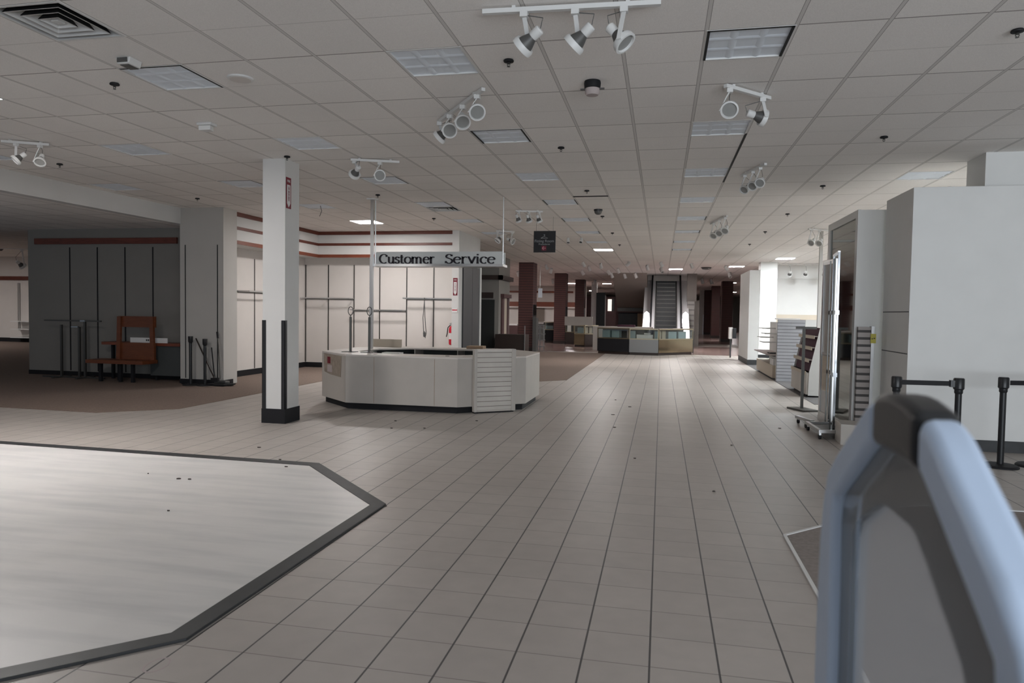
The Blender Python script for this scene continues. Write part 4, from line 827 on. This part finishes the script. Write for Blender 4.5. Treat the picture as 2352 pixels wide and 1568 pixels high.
hole = [(.815, .10), (.815, 1.20), (.815, 1.26), (.815, 1.30), (.812, 1.345), (.80, 1.365), (.735, 1.400), (.726, 1.403), (.72, 1.405)] + [(.70, 1.408), (.68, 1.408), (.66, 1.408), (.65, 1.408), (.64, 1.408)] + [(.634, 1.407), (.626, 1.405), (.60, 1.390), (.53, 1.345), (.512, 1.32), (.508, 1.29), (.505, 1.26), (.505, 1.20), (.505, .10)]
part('smoked_border', B().ring(fi, hole, .206, .222, closed=False, M=MY), 'smoked', an, 'smoked grey border')
part('clear_panel', B().prism(hole, .213, .215, MY), 'acrylic', an)
part('foot', B().box(AX0-.05, AX1+.05, .36, .96, 0, .07), 'bodyplastic', an, bevel=.02)

# rolling racks beside the dark mirror
t = thing('rolling_rack', 'chrome rolling ladder rack with shelf base on castors before the dark mirror', 'rack', (2.3, 10.1, 0))
ya, yb = 9.98, 10.62; xr = 2.30
for y, x in ((ya, 2.25), (yb, 2.33)):
    part('post', B().box(x-.012, x+.012, y-.012, y+.012, .10, 2.43), 'chrome', t); part('post', B().box(x-.052, x-.036, y-.008, y+.008, .10, 2.36), 'darksteel', t)
part('top_bar', B().bar((2.25, ya, 2.43), (2.33, yb, 2.43), .03, .03), 'steel', t)
for z in (1.64, .82): part('cross_bar', B().bar((2.25, ya, z), (2.33, yb, z), .05, .055), 'chrome', t)
b = B(); b.ring([(2.02, 9.72), (2.42, 9.78), (2.38, 10.55), (2.0, 10.5)], [(2.06, 9.77), (2.38, 9.82), (2.34, 10.50), (2.04, 10.45)], .085, .125); part('base_frame', b, 'steel', t); part('base_tray', B().prism([(2.06, 9.77), (2.38, 9.82), (2.34, 10.50), (2.04, 10.45)], .09, .10), 'darksteel', t)
def castor(t, x, y):
    w = part('castor', B().box(x-.012, x+.012, y-.025, y+.025, .055, .09), 'steel', t); part('wheel', B().lathe([(0, -.012), (.030, -.012), (.032, 0), (.030, .012), (0, .012)], (x, y, .032), (1, .2, 0), 16), 'black', w)
for x, y in ((2.04, 9.76), (2.40, 9.80), (2.03, 10.46), (2.36, 10.50)): castor(t, x, y)
t = thing('rolling_sign_panel', 'tall hazed grey panel in a steel frame on castors left of the ladder rack', 'panel', (2.16, 10.9, 0))
pa = at_y(1881, 975, 11.15); pb = at_y(1909, 985, 10.55); xa, xb = pa.x, pb.x; ZT = 2.36
Mp = Matrix(); d = Vector((xb-xa, 10.55-11.15, 0)); L = d.length; d.normalize(); Mp = Matrix((d, Vector((0, 0, 1)), d.cross(Vector((0, 0, 1))))).transposed().to_4x4(); Mp.translation = Vector((xa, 11.15, 0))
part('frame', B().ring([(0, .14), (L, .14), (L, ZT+.03), (0, ZT+.03)], [(.06, .20), (L-.06, .20), (L-.06, ZT-.03), (.06, ZT-.03)], -.02, .02, M=Mp), 'steel', t); part('panel', B().prism([(.06, .20), (L-.06, .20), (L-.06, ZT-.03), (.06, ZT-.03)], -.004, .004, Mp), 'hazed', t)
part('card', B().prism([(.10, .52), (L-.12, .52), (L-.12, 1.02), (.10, 1.02)], .006, .009, Mp), 'beige', t); part('mid_rail', B().prism([(.06, 1.04), (L-.06, 1.04), (L-.06, 1.07), (.06, 1.07)], -.012, .012, Mp), 'steel', t)
part('base_bar', B().bar((2.0, 11.12, .10), (2.12, 10.64, .10), .06, .04).bar((xa, 11.15, .10), (xb, 10.66, .10), .05, .08), 'steel', t)
for x, y in ((2.02, 11.12), (2.045, 10.68)): castor(t, x, y)
solo('white_box', B().prism([(2.235, 9.82), (2.205, 9.40), (2.60, 9.28), (2.66, 9.68)], 0, .26), 'desk', 'small off white box on the floor between the rolling rack and the tag detector', 'box', bevel=.006)
t = thing('slat_gondola', 'brown slatted gondola end with a yellow card standing against the pale pier', 'slatwall display', (2.76, 10.58, 0))
part('slat_panel', B().box(2.648, 2.812, 10.52, 10.58, .05, 1.45), 'slatbrown', t); part('end_frame', B().box(2.812, 2.852, 10.50, 10.60, 0, 1.46), 'steel', t); part('foot', B().box(2.64, 2.84, 10.45, 10.60, 0, .05), 'darksteel', t)
part('price_card', B().box(2.80, 2.868, 10.485, 10.495, 1.232, 1.36), 'yellow', t, 'yellow price card')
b = B(); b.box(2.812, 2.826, 10.482, 10.485, 1.285, 1.298); b.box(2.836, 2.856, 10.482, 10.485, 1.292, 1.304); part('card_print', b, 'ink', t)
ts = at_z(1841, 941); t = thing('tee_stand', 'dark steel T-shaped clothes stand on a flat base in front of the plum shelf display', 'stand', (ts.x, 12.75, 0)); x, y = ts.x, 12.75
part('post', B().box(x-.022, x+.022, y-.022, y+.022, .03, 1.40), 'darksteel', t); part('arm', B().box(x-.13, x+.20, y-.02, y+.02, 1.37, 1.41), 'darksteel', t)
part('base', B().prism([(2.148, 12.88), (2.338, 12.44), (2.60, 12.55), (2.40, 12.98)], .0, .03), 'darksteel', t)
# sloping shelf display
t = thing('shelf_display', 'sloping white shelf display with plum backing and pale ledges along the aisle', 'shelf display', (2.95, 15.5, 0)); y0, y1 = 14.72, 16.36
part('base_box', B().box(2.80, 3.25, y0+.02, y1, .06, .50), 'desk', t); part('plinth', B().box(2.85, 3.2, y0+.05, y1-.05, 0, .06), 'black', t)
fx = lambda z: 2.81+.17*(z-.5)/.85
XZ = lambda y: Matrix(((1, 0, 0, 0), (0, 0, 1, 0), (0, 1, 0, 0), (0, 0, 0, 1)))
for ya in (y0, y1-.02): part('side_panel', B().prism([(2.835, .04), (3.27, .04), (3.27, 1.36), (3.02, 1.36), (2.845, .5)], ya, ya+.02, XZ(0)), 'white', t)
part('back_board', B().prism([(fx(.5)+.07, .5), (fx(.5)+.09, .5), (fx(1.36)+.09, 1.36), (fx(1.36)+.07, 1.36)], y0+.02, y1-.02, XZ(0)), 'plum', t)
for z in (.50, .74, .98, 1.20):
    s = part('shelf', B().box(fx(z)-.02, fx(z)+.16, y0+.02, y1-.02, z-.012, z), 'pinkfelt', t); part('price_rail', B().box(fx(z)-.028, fx(z)-.018, y0+.02, y1-.02, z-.055, z+.012), 'beige', s)
# slatted gondola behind it with shelf arms
t = thing('slat_gondola', 'tall grey slatted gondola end in the bright side department', 'slatwall display', (3.08, 18.9, 0))
part('slat_panel', B().box(2.77, 3.395, 18.2, 18.25, .0, 1.50), 'slat', t); part('frame', B().box(2.765, 2.80, 18.25, 18.33, 0, 1.42).box(3.36, 3.40, 18.25, 18.33, 0, 1.5), 'steel', t)
part('back_panel', B().box(3.05, 3.09, 18.25, 21.4, 0, 1.42), 'white', t); part('base_deck', B().box(2.72, 3.4, 18.5, 21.5, .05, .36), 'beige', t); part('kick', B().box(2.78, 3.35, 18.45, 21.4, 0, .05), 'edge', t)
for y, z in ((20.4, 1.25), (19.9, 1.12), (20.7, 1.0), (20.2, .88)): part('shelf_arm', B().box(2.70, 3.05, y-.012, y+.012, z-.02, z+.012).bar((2.70, y, z), (2.74, y+.9, z-.01), .02, .02), 'whitemetal', t)
part('shelf', B().box(2.62, 3.05, 18.6, 21.3, .60, .625), 'pinkfelt', t)
solo('paper_stack', B().box(2.74, 3.0, 18.55, 19.1, .36, .52).box(2.76, 3.0, 18.6, 19.05, .53, .57), 'paper', 'stack of white sheets on the deck beside the tall grey slatted gondola', 'papers')
solo('black_folder', B().box(2.70, 3.0, 18.9, 19.3, .60+.026, .65), 'black', 'flat black folder lying on the shelf beside the grey gondola', 'folder')
solo('white_carton', B().box(2.84, 3.18, 18.28, 18.48, .02, .30), 'paper', 'white carton on the floor tucked behind the grey slatted gondola', 'carton')
solo('paper_pile', B().prism([(2.74, 18.3), (3.30, 18.32), (3.34, 18.8), (2.80, 18.9)], 1.505, 1.53), 'paper', 'loose papers lying on top of the grey slatted gondola', 'papers')
solo('white_board', B().box(3.55, 3.95, 19.0, 19.03, 0, 1.50), 'white', 'plain white board standing right behind the grey slatted gondola', 'board')
t = thing('wire_easel', 'grey wire easel behind the clothes stand in the side department', 'easel', (4.0, 18.6, 0)); part('frame', B().bar((3.86, 18.6, 0), (3.90, 18.6, 1.56), .02, .02).bar((4.15, 18.6, 0), (4.10, 18.6, 1.5), .02, .02).box(3.88, 4.12, 18.58, 18.6, 1.0, 1.02), 'steel', t); part('board', B().box(3.88, 4.14, 18.56, 18.58, 1.05, 1.48), 'cool', t)
# small white cabinet with a dark screen at the aisle end of the half wall
hb = 27.6; t = thing('wall_cabinet', 'small pale cabinet with a black screen by the half wall end', 'cabinet', (X_at(1683, 765, hb), hb, 0)); part('body', B().box(X_at(1675, 765, hb), X_at(1683, 765, hb), hb, hb+.4, Z_at(1680, 778, hb), Z_at(1680, 752, hb)), 'cream', t); part('screen', B().box(X_at(1682.5, 765, hb), X_at(1691, 765, hb), hb-.03, hb+.3, Z_at(1685, 777, hb), Z_at(1685, 754, hb)), 'blackpl', t); part('leg', B().box(X_at(1678, 765, hb), X_at(1681, 765, hb), hb+.1, hb+.2, 0, Z_at(1680, 778, hb)), 'edge', t)

# ================================================================== SHOWCASES
def showcase(P, Q, lower, label, H=1.03, deep=.50, contents=(), glass=True, band=.40):
    """glass topped counter along its front line P-Q"""
    P = Vector((P[0], P[1], 0)); Q = Vector((Q[0], Q[1], 0)); a = Q-P; L = a.length-.02; a.normalize(); P = P+a*.01; n = Vector((-a.y, a.x, 0))
    Mx = Matrix((a, n, Vector((0, 0, 1)))).transposed().to_4x4(); Mx.translation = P
    X = lambda b: (setattr(b, 'v', [tuple(Mx @ Vector(v)) for v in b.v]), b)[1]
    t = thing('showcase', label, 'showcase', ((P+Q)/2+n*deep/2)[:], 'glass showcase counters'); zb = H-band
    part('plinth', X(B().box(.02, L-.02, .04, deep-.02, 0, .10)), 'darkwood', t); part('lower_panel', X(B().box(0, L, 0, .03, .10, zb-.03)), lower, t)
    part('carcass', X(B().box(.01, L-.01, .03, deep, .10, zb-.03)), 'inside', t); part('trim', X(B().box(0, L, -.012, .02, zb-.03, zb+.01)), 'gold', t)
    part('top_trim', X(B().box(0, L, -.012, .02, H-.05, H)), 'gold', t); part('deck', X(B().box(.01, L-.01, .02, deep, zb-.02, zb)), 'beige', t)
    part('backing', X(B().box(.01, L-.01, deep-.03, deep, zb, H-.03)), 'fin', t); part('glass_front', X(B().box(.01, L-.01, .0, .008, zb+.01, H-.05)), 'glass', t)
    part('top', X(B().box(0, L, 0, deep, H-.025, H-.002)), 'pinkfelt', t)
    for e in (0, L-.03): part('corner_post', X(B().box(e, e+.03, -.005, .03, zb, H)), 'gold', t)
    for k, (u0, u1, z0, z1, m, lab) in enumerate(contents):
        b = X(B().box(u0*L, u1*L, .12, .34, zb+z0, zb+z1)); solo('display_box', b, m, lab, 'display box', 'boxes inside the showcases')
    return t
A0, A1, A2, A3 = at_z(1371, 811), at_z(1444, 814.5), at_z(1512, 816.5), at_z(1591, 813.5)
showcase(A0, A1, 'black', 'glass showcase counter with a black front, at the aisle island', contents=((.12, .36, .02, .30, 'glassblue', 'pale blue box in the black fronted showcase, by its outer end'), (.42, .66, .02, .30, 'glassblue', 'pale blue box in the black fronted showcase, beside its dark half'), (.90, .97, .02, .30, 'pinkfelt', 'narrow pink grey box at the inner end of the black fronted showcase')))
mc = showcase(A1, A2, 'mattesteel', 'glass showcase counter with a brushed steel front in the middle of the aisle island', contents=((.02, .2, .0, .30, 'glassblue', 'pale box with a dark wedge in the steel fronted showcase'), (.24, .80, .0, .16, 'paper', 'long white box lying in the steel fronted showcase'), (.50, .72, .17, .22, 'paper', 'small white box stacked on the long one in the steel fronted showcase'), (.86, .99, .0, .30, 'glassblue', 'pale blue box in the steel fronted showcase, near the bronze one')))
showcase(A2, A3, 'bronze', 'glass showcase counter with a bronze mirror front next to the aisle', contents=((.04, .13, .0, .32, 'beige', 'beige box in the bronze fronted showcase'), (.16, .26, .0, .32, 'beige', 'second beige box beside another in the bronze fronted showcase'), (.34, .57, .0, .28, 'glassblue', 'pale blue box in the middle of the bronze fronted showcase'), (.63, .86, .0, .28, 'glassblue', 'pale blue box near the aisle end of the bronze fronted showcase')))
C0, C1, C2 = at_z(1296, 793), at_z(1337, 797), at_z(1376, 797)
showcase(at_z(1298, 790), at_z(1318, 791), 'darkwood', 'dark fronted showcase counter right behind the middle red column')
showcase(at_z(1318, 796), at_z(1342, 797), 'bronze', 'bronze fronted showcase counter under the grey board', contents=((.2, .8, .02, .28, 'glassblue', 'pale blue box in the bronze fronted showcase under the grey board'),))
showcase(at_z(1342, 797), at_z(1374, 797), 'darkwood', 'dark fronted showcase counter partly behind the black fronted one', contents=((.1, .3, .02, .3, 'beige', 'beige box in the showcase behind the black fronted one, outer'), (.4, .6, .02, .3, 'beige', 'beige box in the showcase behind the black fronted one, inner')))
GY = 33.2; solo('board', B().box(X_at(1297, 735, GY), X_at(1361, 735, GY), GY, GY+.1, 1.0, Z_at(1330, 727, GY)), 'greywall', 'wide grey board standing on the showcase counters behind the middle red column', 'board')
GY = 31.0; solo('rear_counter', B().box(X_at(1362, 755, GY), X_at(1500, 755, GY), GY, GY+.6, 0, Z_at(1430, 750, GY)), 'desk', 'long pale rear counter of the showcase island', 'counter')
solo('tray', B().box(X_at(1418, 748, GY), X_at(1458, 748, GY), GY, GY+.4, Z_at(1430, 750, GY), Z_at(1430, 746, GY)), 'plum', 'flat dark tray lying on the long pale rear counter', 'tray')
LY = 37.0; showcase((X_at(1251, 780, LY), LY), (X_at(1275, 780, LY), LY+.2), 'black', 'black fronted glass showcase between the first two red columns', H=1.1, contents=((.1, .8, .02, .2, 'glassblue', 'pale tray inside the black showcase between the red columns'),))
LY = 29.4; t = thing('wire_rack', 'grey metal shelf rack beside the first red slat column', 'rack', (X_at(1240, 790, LY), LY, 0)); xa, xb = X_at(1231, 790, LY), X_at(1249, 790, LY)
for x in (xa, (xa+xb)/2, xb): part('upright', B().box(x-.015, x+.015, LY-.02, LY+.02, 0, 1.05), 'steel', t)
for z in (.15, .42, .68, .92, 1.05): part('shelf', B().box(xa, xb, LY-.02, LY+.4, z-.012, z+.012), 'steel', t)
LY = 28.25; solo('low_partition', B().box(X_at(1222.5, 790, LY), X_at(1231, 790, LY), LY, LY+.5, 0, Z_at(1227, 730, LY)), 'fin', 'narrow grey partition touching the first red slat column', 'partition')
LY = 24.2; t = thing('cash_counter', 'dark walnut counter in front of the first red slat column', 'counter', (X_at(1165, 800, LY), LY, 0)); part('body', B().box(X_at(1137, 800, LY), X_at(1206, 800, LY), LY, LY+.7, 0, Z_at(1170, 768, LY)), 'darkwood', t); part('edge_strip', B().box(X_at(1204, 800, LY), X_at(1206, 800, LY), LY-.02, LY, 0, Z_at(1205, 748, LY)), 'steel', t)
LY = 41.0; solo('far_counter', B().box(X_at(1166, 745, LY), X_at(1189, 745, LY), LY, LY+.6, 0, Z_at(1176, 747, LY)), 'maroon', 'dark maroon counter seen past the recess, left of the first red column', 'counter'); solo('counter_papers', B().box(X_at(1168, 745, LY), X_at(1187, 745, LY), LY+.1, LY+.5, Z_at(1176, 747, LY), Z_at(1176, 744, LY)), 'paper', 'white papers on the dark maroon counter past the recess', 'papers')
LY = 39.5; t = thing('far_kiosk', 'low counter with bright bits between the first two red columns', 'counter', (X_at(1255, 750, LY), LY, 0)); part('body', B().box(X_at(1232, 750, LY), X_at(1270, 750, LY), LY, LY+.6, 0, Z_at(1250, 744, LY)), 'fin', t); part('top', B().box(X_at(1231, 750, LY), X_at(1271, 750, LY), LY-.05, LY+.6, Z_at(1250, 744, LY), Z_at(1250, 742, LY)), 'steel', t)
LY = 30.0; t = thing('blank_sign', 'small grey blank sign hanging between the first two red columns', 'sign', (X_at(1241, 672, LY), LY, Z_at(1241, 683, LY))); part('plate', B().box(X_at(1236, 672, LY), X_at(1245, 672, LY), LY, LY+.06, Z_at(1241, 683, LY), Z_at(1241, 662, LY)), 'louver', t); part('rod', B().tube([(X_at(1240, 672, LY), LY+.03, Z_at(1241, 662, LY)), (X_at(1240, 672, LY), LY+.03, CEIL)], .012, 6), 'steel', t)

# ================================================================== ESCALATOR AND WHAT STANDS AROUND IT
EY0, EY1 = 33.6, 39.2
exl, exr = X_at(1504.5, 757, EY0+.6), X_at(1553.5, 757, EY0+.6)
t = thing('escalator', 'escalator with dark ribbed steps and shining steel sides rising at the hall end', 'escalator', ((exl+exr)/2, EY0, 0))
N = 16; run = (EY1-EY0)/N; rise = 3.45/N; b = B()
for k in range(N): b.box(exl, exr, EY0+k*run, EY1+.3, k*rise, (k+1)*rise)
part('steps', b, 'steps', t); b = B()
for k in range(N): b.box(exl+.02, exr-.02, EY0+k*run-.004, EY0+k*run+.03, (k+1)*rise-.035, (k+1)*rise+.004)
part('step_nosing', b, 'darksteel', t)
def side(x0, x1, z0, z1, m, nm, par=t): 
    b = B(); pl = [(EY0-.9, 0+z0), (EY0, z0), (EY1, 3.45+z0), (EY1, 3.45+z1), (EY0, z1), (EY0-.9, z1)]; b.prism(pl, x0, x1, MY); return part(nm, b, m, par)
side(exl-.05, exl, 0, .30, 'fin', 'skirt'); side(exr, exr+.05, 0, .30, 'fin', 'skirt')
for s, xi in ((-1, exl-.05), (1, exr+.05)):
    a, c = sorted((xi, xi+s*.13)); side(a, c, 0, .36, 'palesteel', 'inner_deck'); a, c = sorted((xi+s*.13, xi+s*.17)); side(a, c, .3, .95, 'steel', 'balustrade'); a, c = sorted((xi+s*.12, xi+s*.20)); side(a, c, .95, 1.02, 'black', 'handrail'); a, c = sorted((xi+s*.17, xi+s*.55)); side(a, c, 0, .42, 'palesteel', 'outer_deck')
    part('newel_lamp', B().lathe([(0, 1.02), (.10, 1.06), (.15, 1.25), (.12, 1.62), (0, 1.72)], (xi+s*.36, EY0+.9, 0), n=16), 'combglow', t, 'glowing newel lamp')  # glowing body added to stand in for the reflection on the steel deck
solo('escalator_fascia', B().box(X_at(1486, 640, 38.4), X_at(1580, 640, 38.4), 38.4, 38.7, Z_at(1530, 645, 38.4), CEIL), 'cream', 'pale fascia box over the top of the escalator', 'fascia', kind='structure')
b = B(); xa, xb = X_at(1416, 700, 40), X_at(1488, 700, 40); b.prism([(35.8, CEIL), (41, Z_at(1450, 708, 41)), (41.4, Z_at(1450, 708, 41)), (41.4, CEIL)], xa, xb, MY); solo('escalator_soffit', b, 'taupe', 'sloping taupe underside of the twin escalator', 'soffit', kind='structure')
solo('soffit_strip', B().box(xa, xb, 40.85, 41, Z_at(1450, 715, 41), Z_at(1450, 707, 41)), 'fin', 'pale strip along the lower edge of the taupe soffit', 'trim', kind='structure')
def card(name, px0, px1, py0, py1, Y, m, label, cat, dp=.15, floor=False, **kw):
    x0, x1 = X_at(px0, (py0+py1)/2, Y), X_at(px1, (py0+py1)/2, Y); z1 = Z_at((px0+px1)/2, py0, Y); z0 = 0 if floor else Z_at((px0+px1)/2, py1, Y)
    return solo(name, B().box(x0, x1, Y, Y+dp, z0, z1), m, label, cat, **kw)
card('wall_under_escalator', 1414, 1490, 715, 760, 42.5, 'maroon', 'dark maroon wall under the taupe escalator underside', 'wall', floor=True, kind='structure')
t = thing('curtain', 'dark shimmering strip curtain under the taupe soffit', 'curtain', (X_at(1442, 740, 42), 42, 0)); x0, x1 = X_at(1420, 740, 42), X_at(1464, 740, 42); b = B(); zt = Z_at(1442, 720, 42)
for k in range(14): u = x0+(x1-x0)*k/14; b.box(u, u+(x1-x0)/15, 42+(.04 if k % 2 else 0), 42.03+(.04 if k % 2 else 0), .02, zt)
part('strips', b, 'doorgrey', t); part('rail', B().box(x0, x1, 42, 42.1, zt, zt+.06), 'black', t)
card('slat_display', 1475, 1486, 720, 757, 41.5, 'slatlit', 'bright pale slatted panel left of the escalator foot', 'slatwall', floor=True); card('side_board', 1464, 1475, 720, 757, 41.6, 'cardboard', 'brown board beside the bright slatted panel', 'board', floor=True)
card('display_case', 1369, 1390, 672, 757, 44.5, 'doorgrey', 'tall glass display case with bright edges by the slim white column', 'display case', floor=True)
card('case_edge', 1389, 1391, 678, 757, 44.3, 'whitemetal', 'bright steel edge post of the tall display case', 'post', floor=True)
card('lit_panel', 1396, 1405, 687, 714, 55.9, 'dimlit', 'glowing white panel on the dark maroon wall', 'panel', dp=.1); card('poster', 1405, 1411, 686, 714, 55.9, 'blackpl', 'black poster beside the glowing white one on the maroon wall', 'panel', dp=.1)
t = thing('louvre_panel', 'grey louvred side panel right of the escalator', 'panel', (X_at(1583, 740, 36), 36, 0)); part('panel', B().box(X_at(1578, 740, 36), X_at(1594, 740, 36), 36, 36.2, 0, Z_at(1583, 692, 36)), 'louvgrey', t); part('head', B().box(X_at(1578, 680, 36.2), X_at(1600, 680, 36.2), 36.25, 36.5, Z_at(1583, 692, 36), CEIL), 'maroonish', t)
card('dark_pier', 1593, 1605, 690, 800, 37, 'greywall', 'dark grey pier between the louvred panel and the narrow white column', 'pier', floor=True, dp=.6)
card('blue_strip', 1614, 1616, 722, 765, 59, 'louver', 'thin pale blue edge strip beside the narrow white column', 'strip', dp=.1, floor=True)
card('clothes_stand', 1590, 1594, 760, 792, 30.5, 'darksteel', 'small dark stand at the aisle end of the bronze showcase', 'stand', floor=True, dp=.1)

# ================================================================== SCRAPS ON THE FLOOR
SC = [(908, 966, 1), (1408, 952, 1.2), (1447, 934, 1.4), (595, 1027, 1), (975, 983, .8), (1095, 966, .8), (657, 1074, .9), (643, 1055, .8), (1411, 981, 1), (1458, 1052, .8), (1791, 983, 1.1), (1414, 918, .7), (1680, 1022, .7), (900, 983, .8), (1640, 1128, .6), (880, 1161, 1.2), (411, 1102, 1), (436, 1103, .9), (387, 1176, .5), (340, 1090, .4)]
for px, py, s in SC:
    o = at_z(px, py, .004); z = .013 if (px < 700 and py > 1070) else .001; r = .017*s; b = B(); a0 = random.random()*6
    b.prism([(r*(.6+.6*random.random())*math.cos(a0+k*PI/3)*1.4, r*(.5+.5*random.random())*math.sin(a0+k*PI/3)) for k in range(6)], z, z+.008, Matrix.Translation((o.x, o.y, 0)))
    solo('scrap', b, 'scrap', 'small dark scrap of litter lying on the pale floor', 'litter', 'litter scraps on the floor')
st = at_z(360, 1527); solo('floor_stain', B().ring([(st.x+.05*math.cos(k*PI/8), st.y+.07*math.sin(k*PI/8)) for k in range(16)], [(st.x+.042*math.cos(k*PI/8), st.y+.06*math.sin(k*PI/8)) for k in range(16)], .0003, .0012), 'pinkfelt', 'faint reddish ring stain on a tile below the platform corner', 'stain')
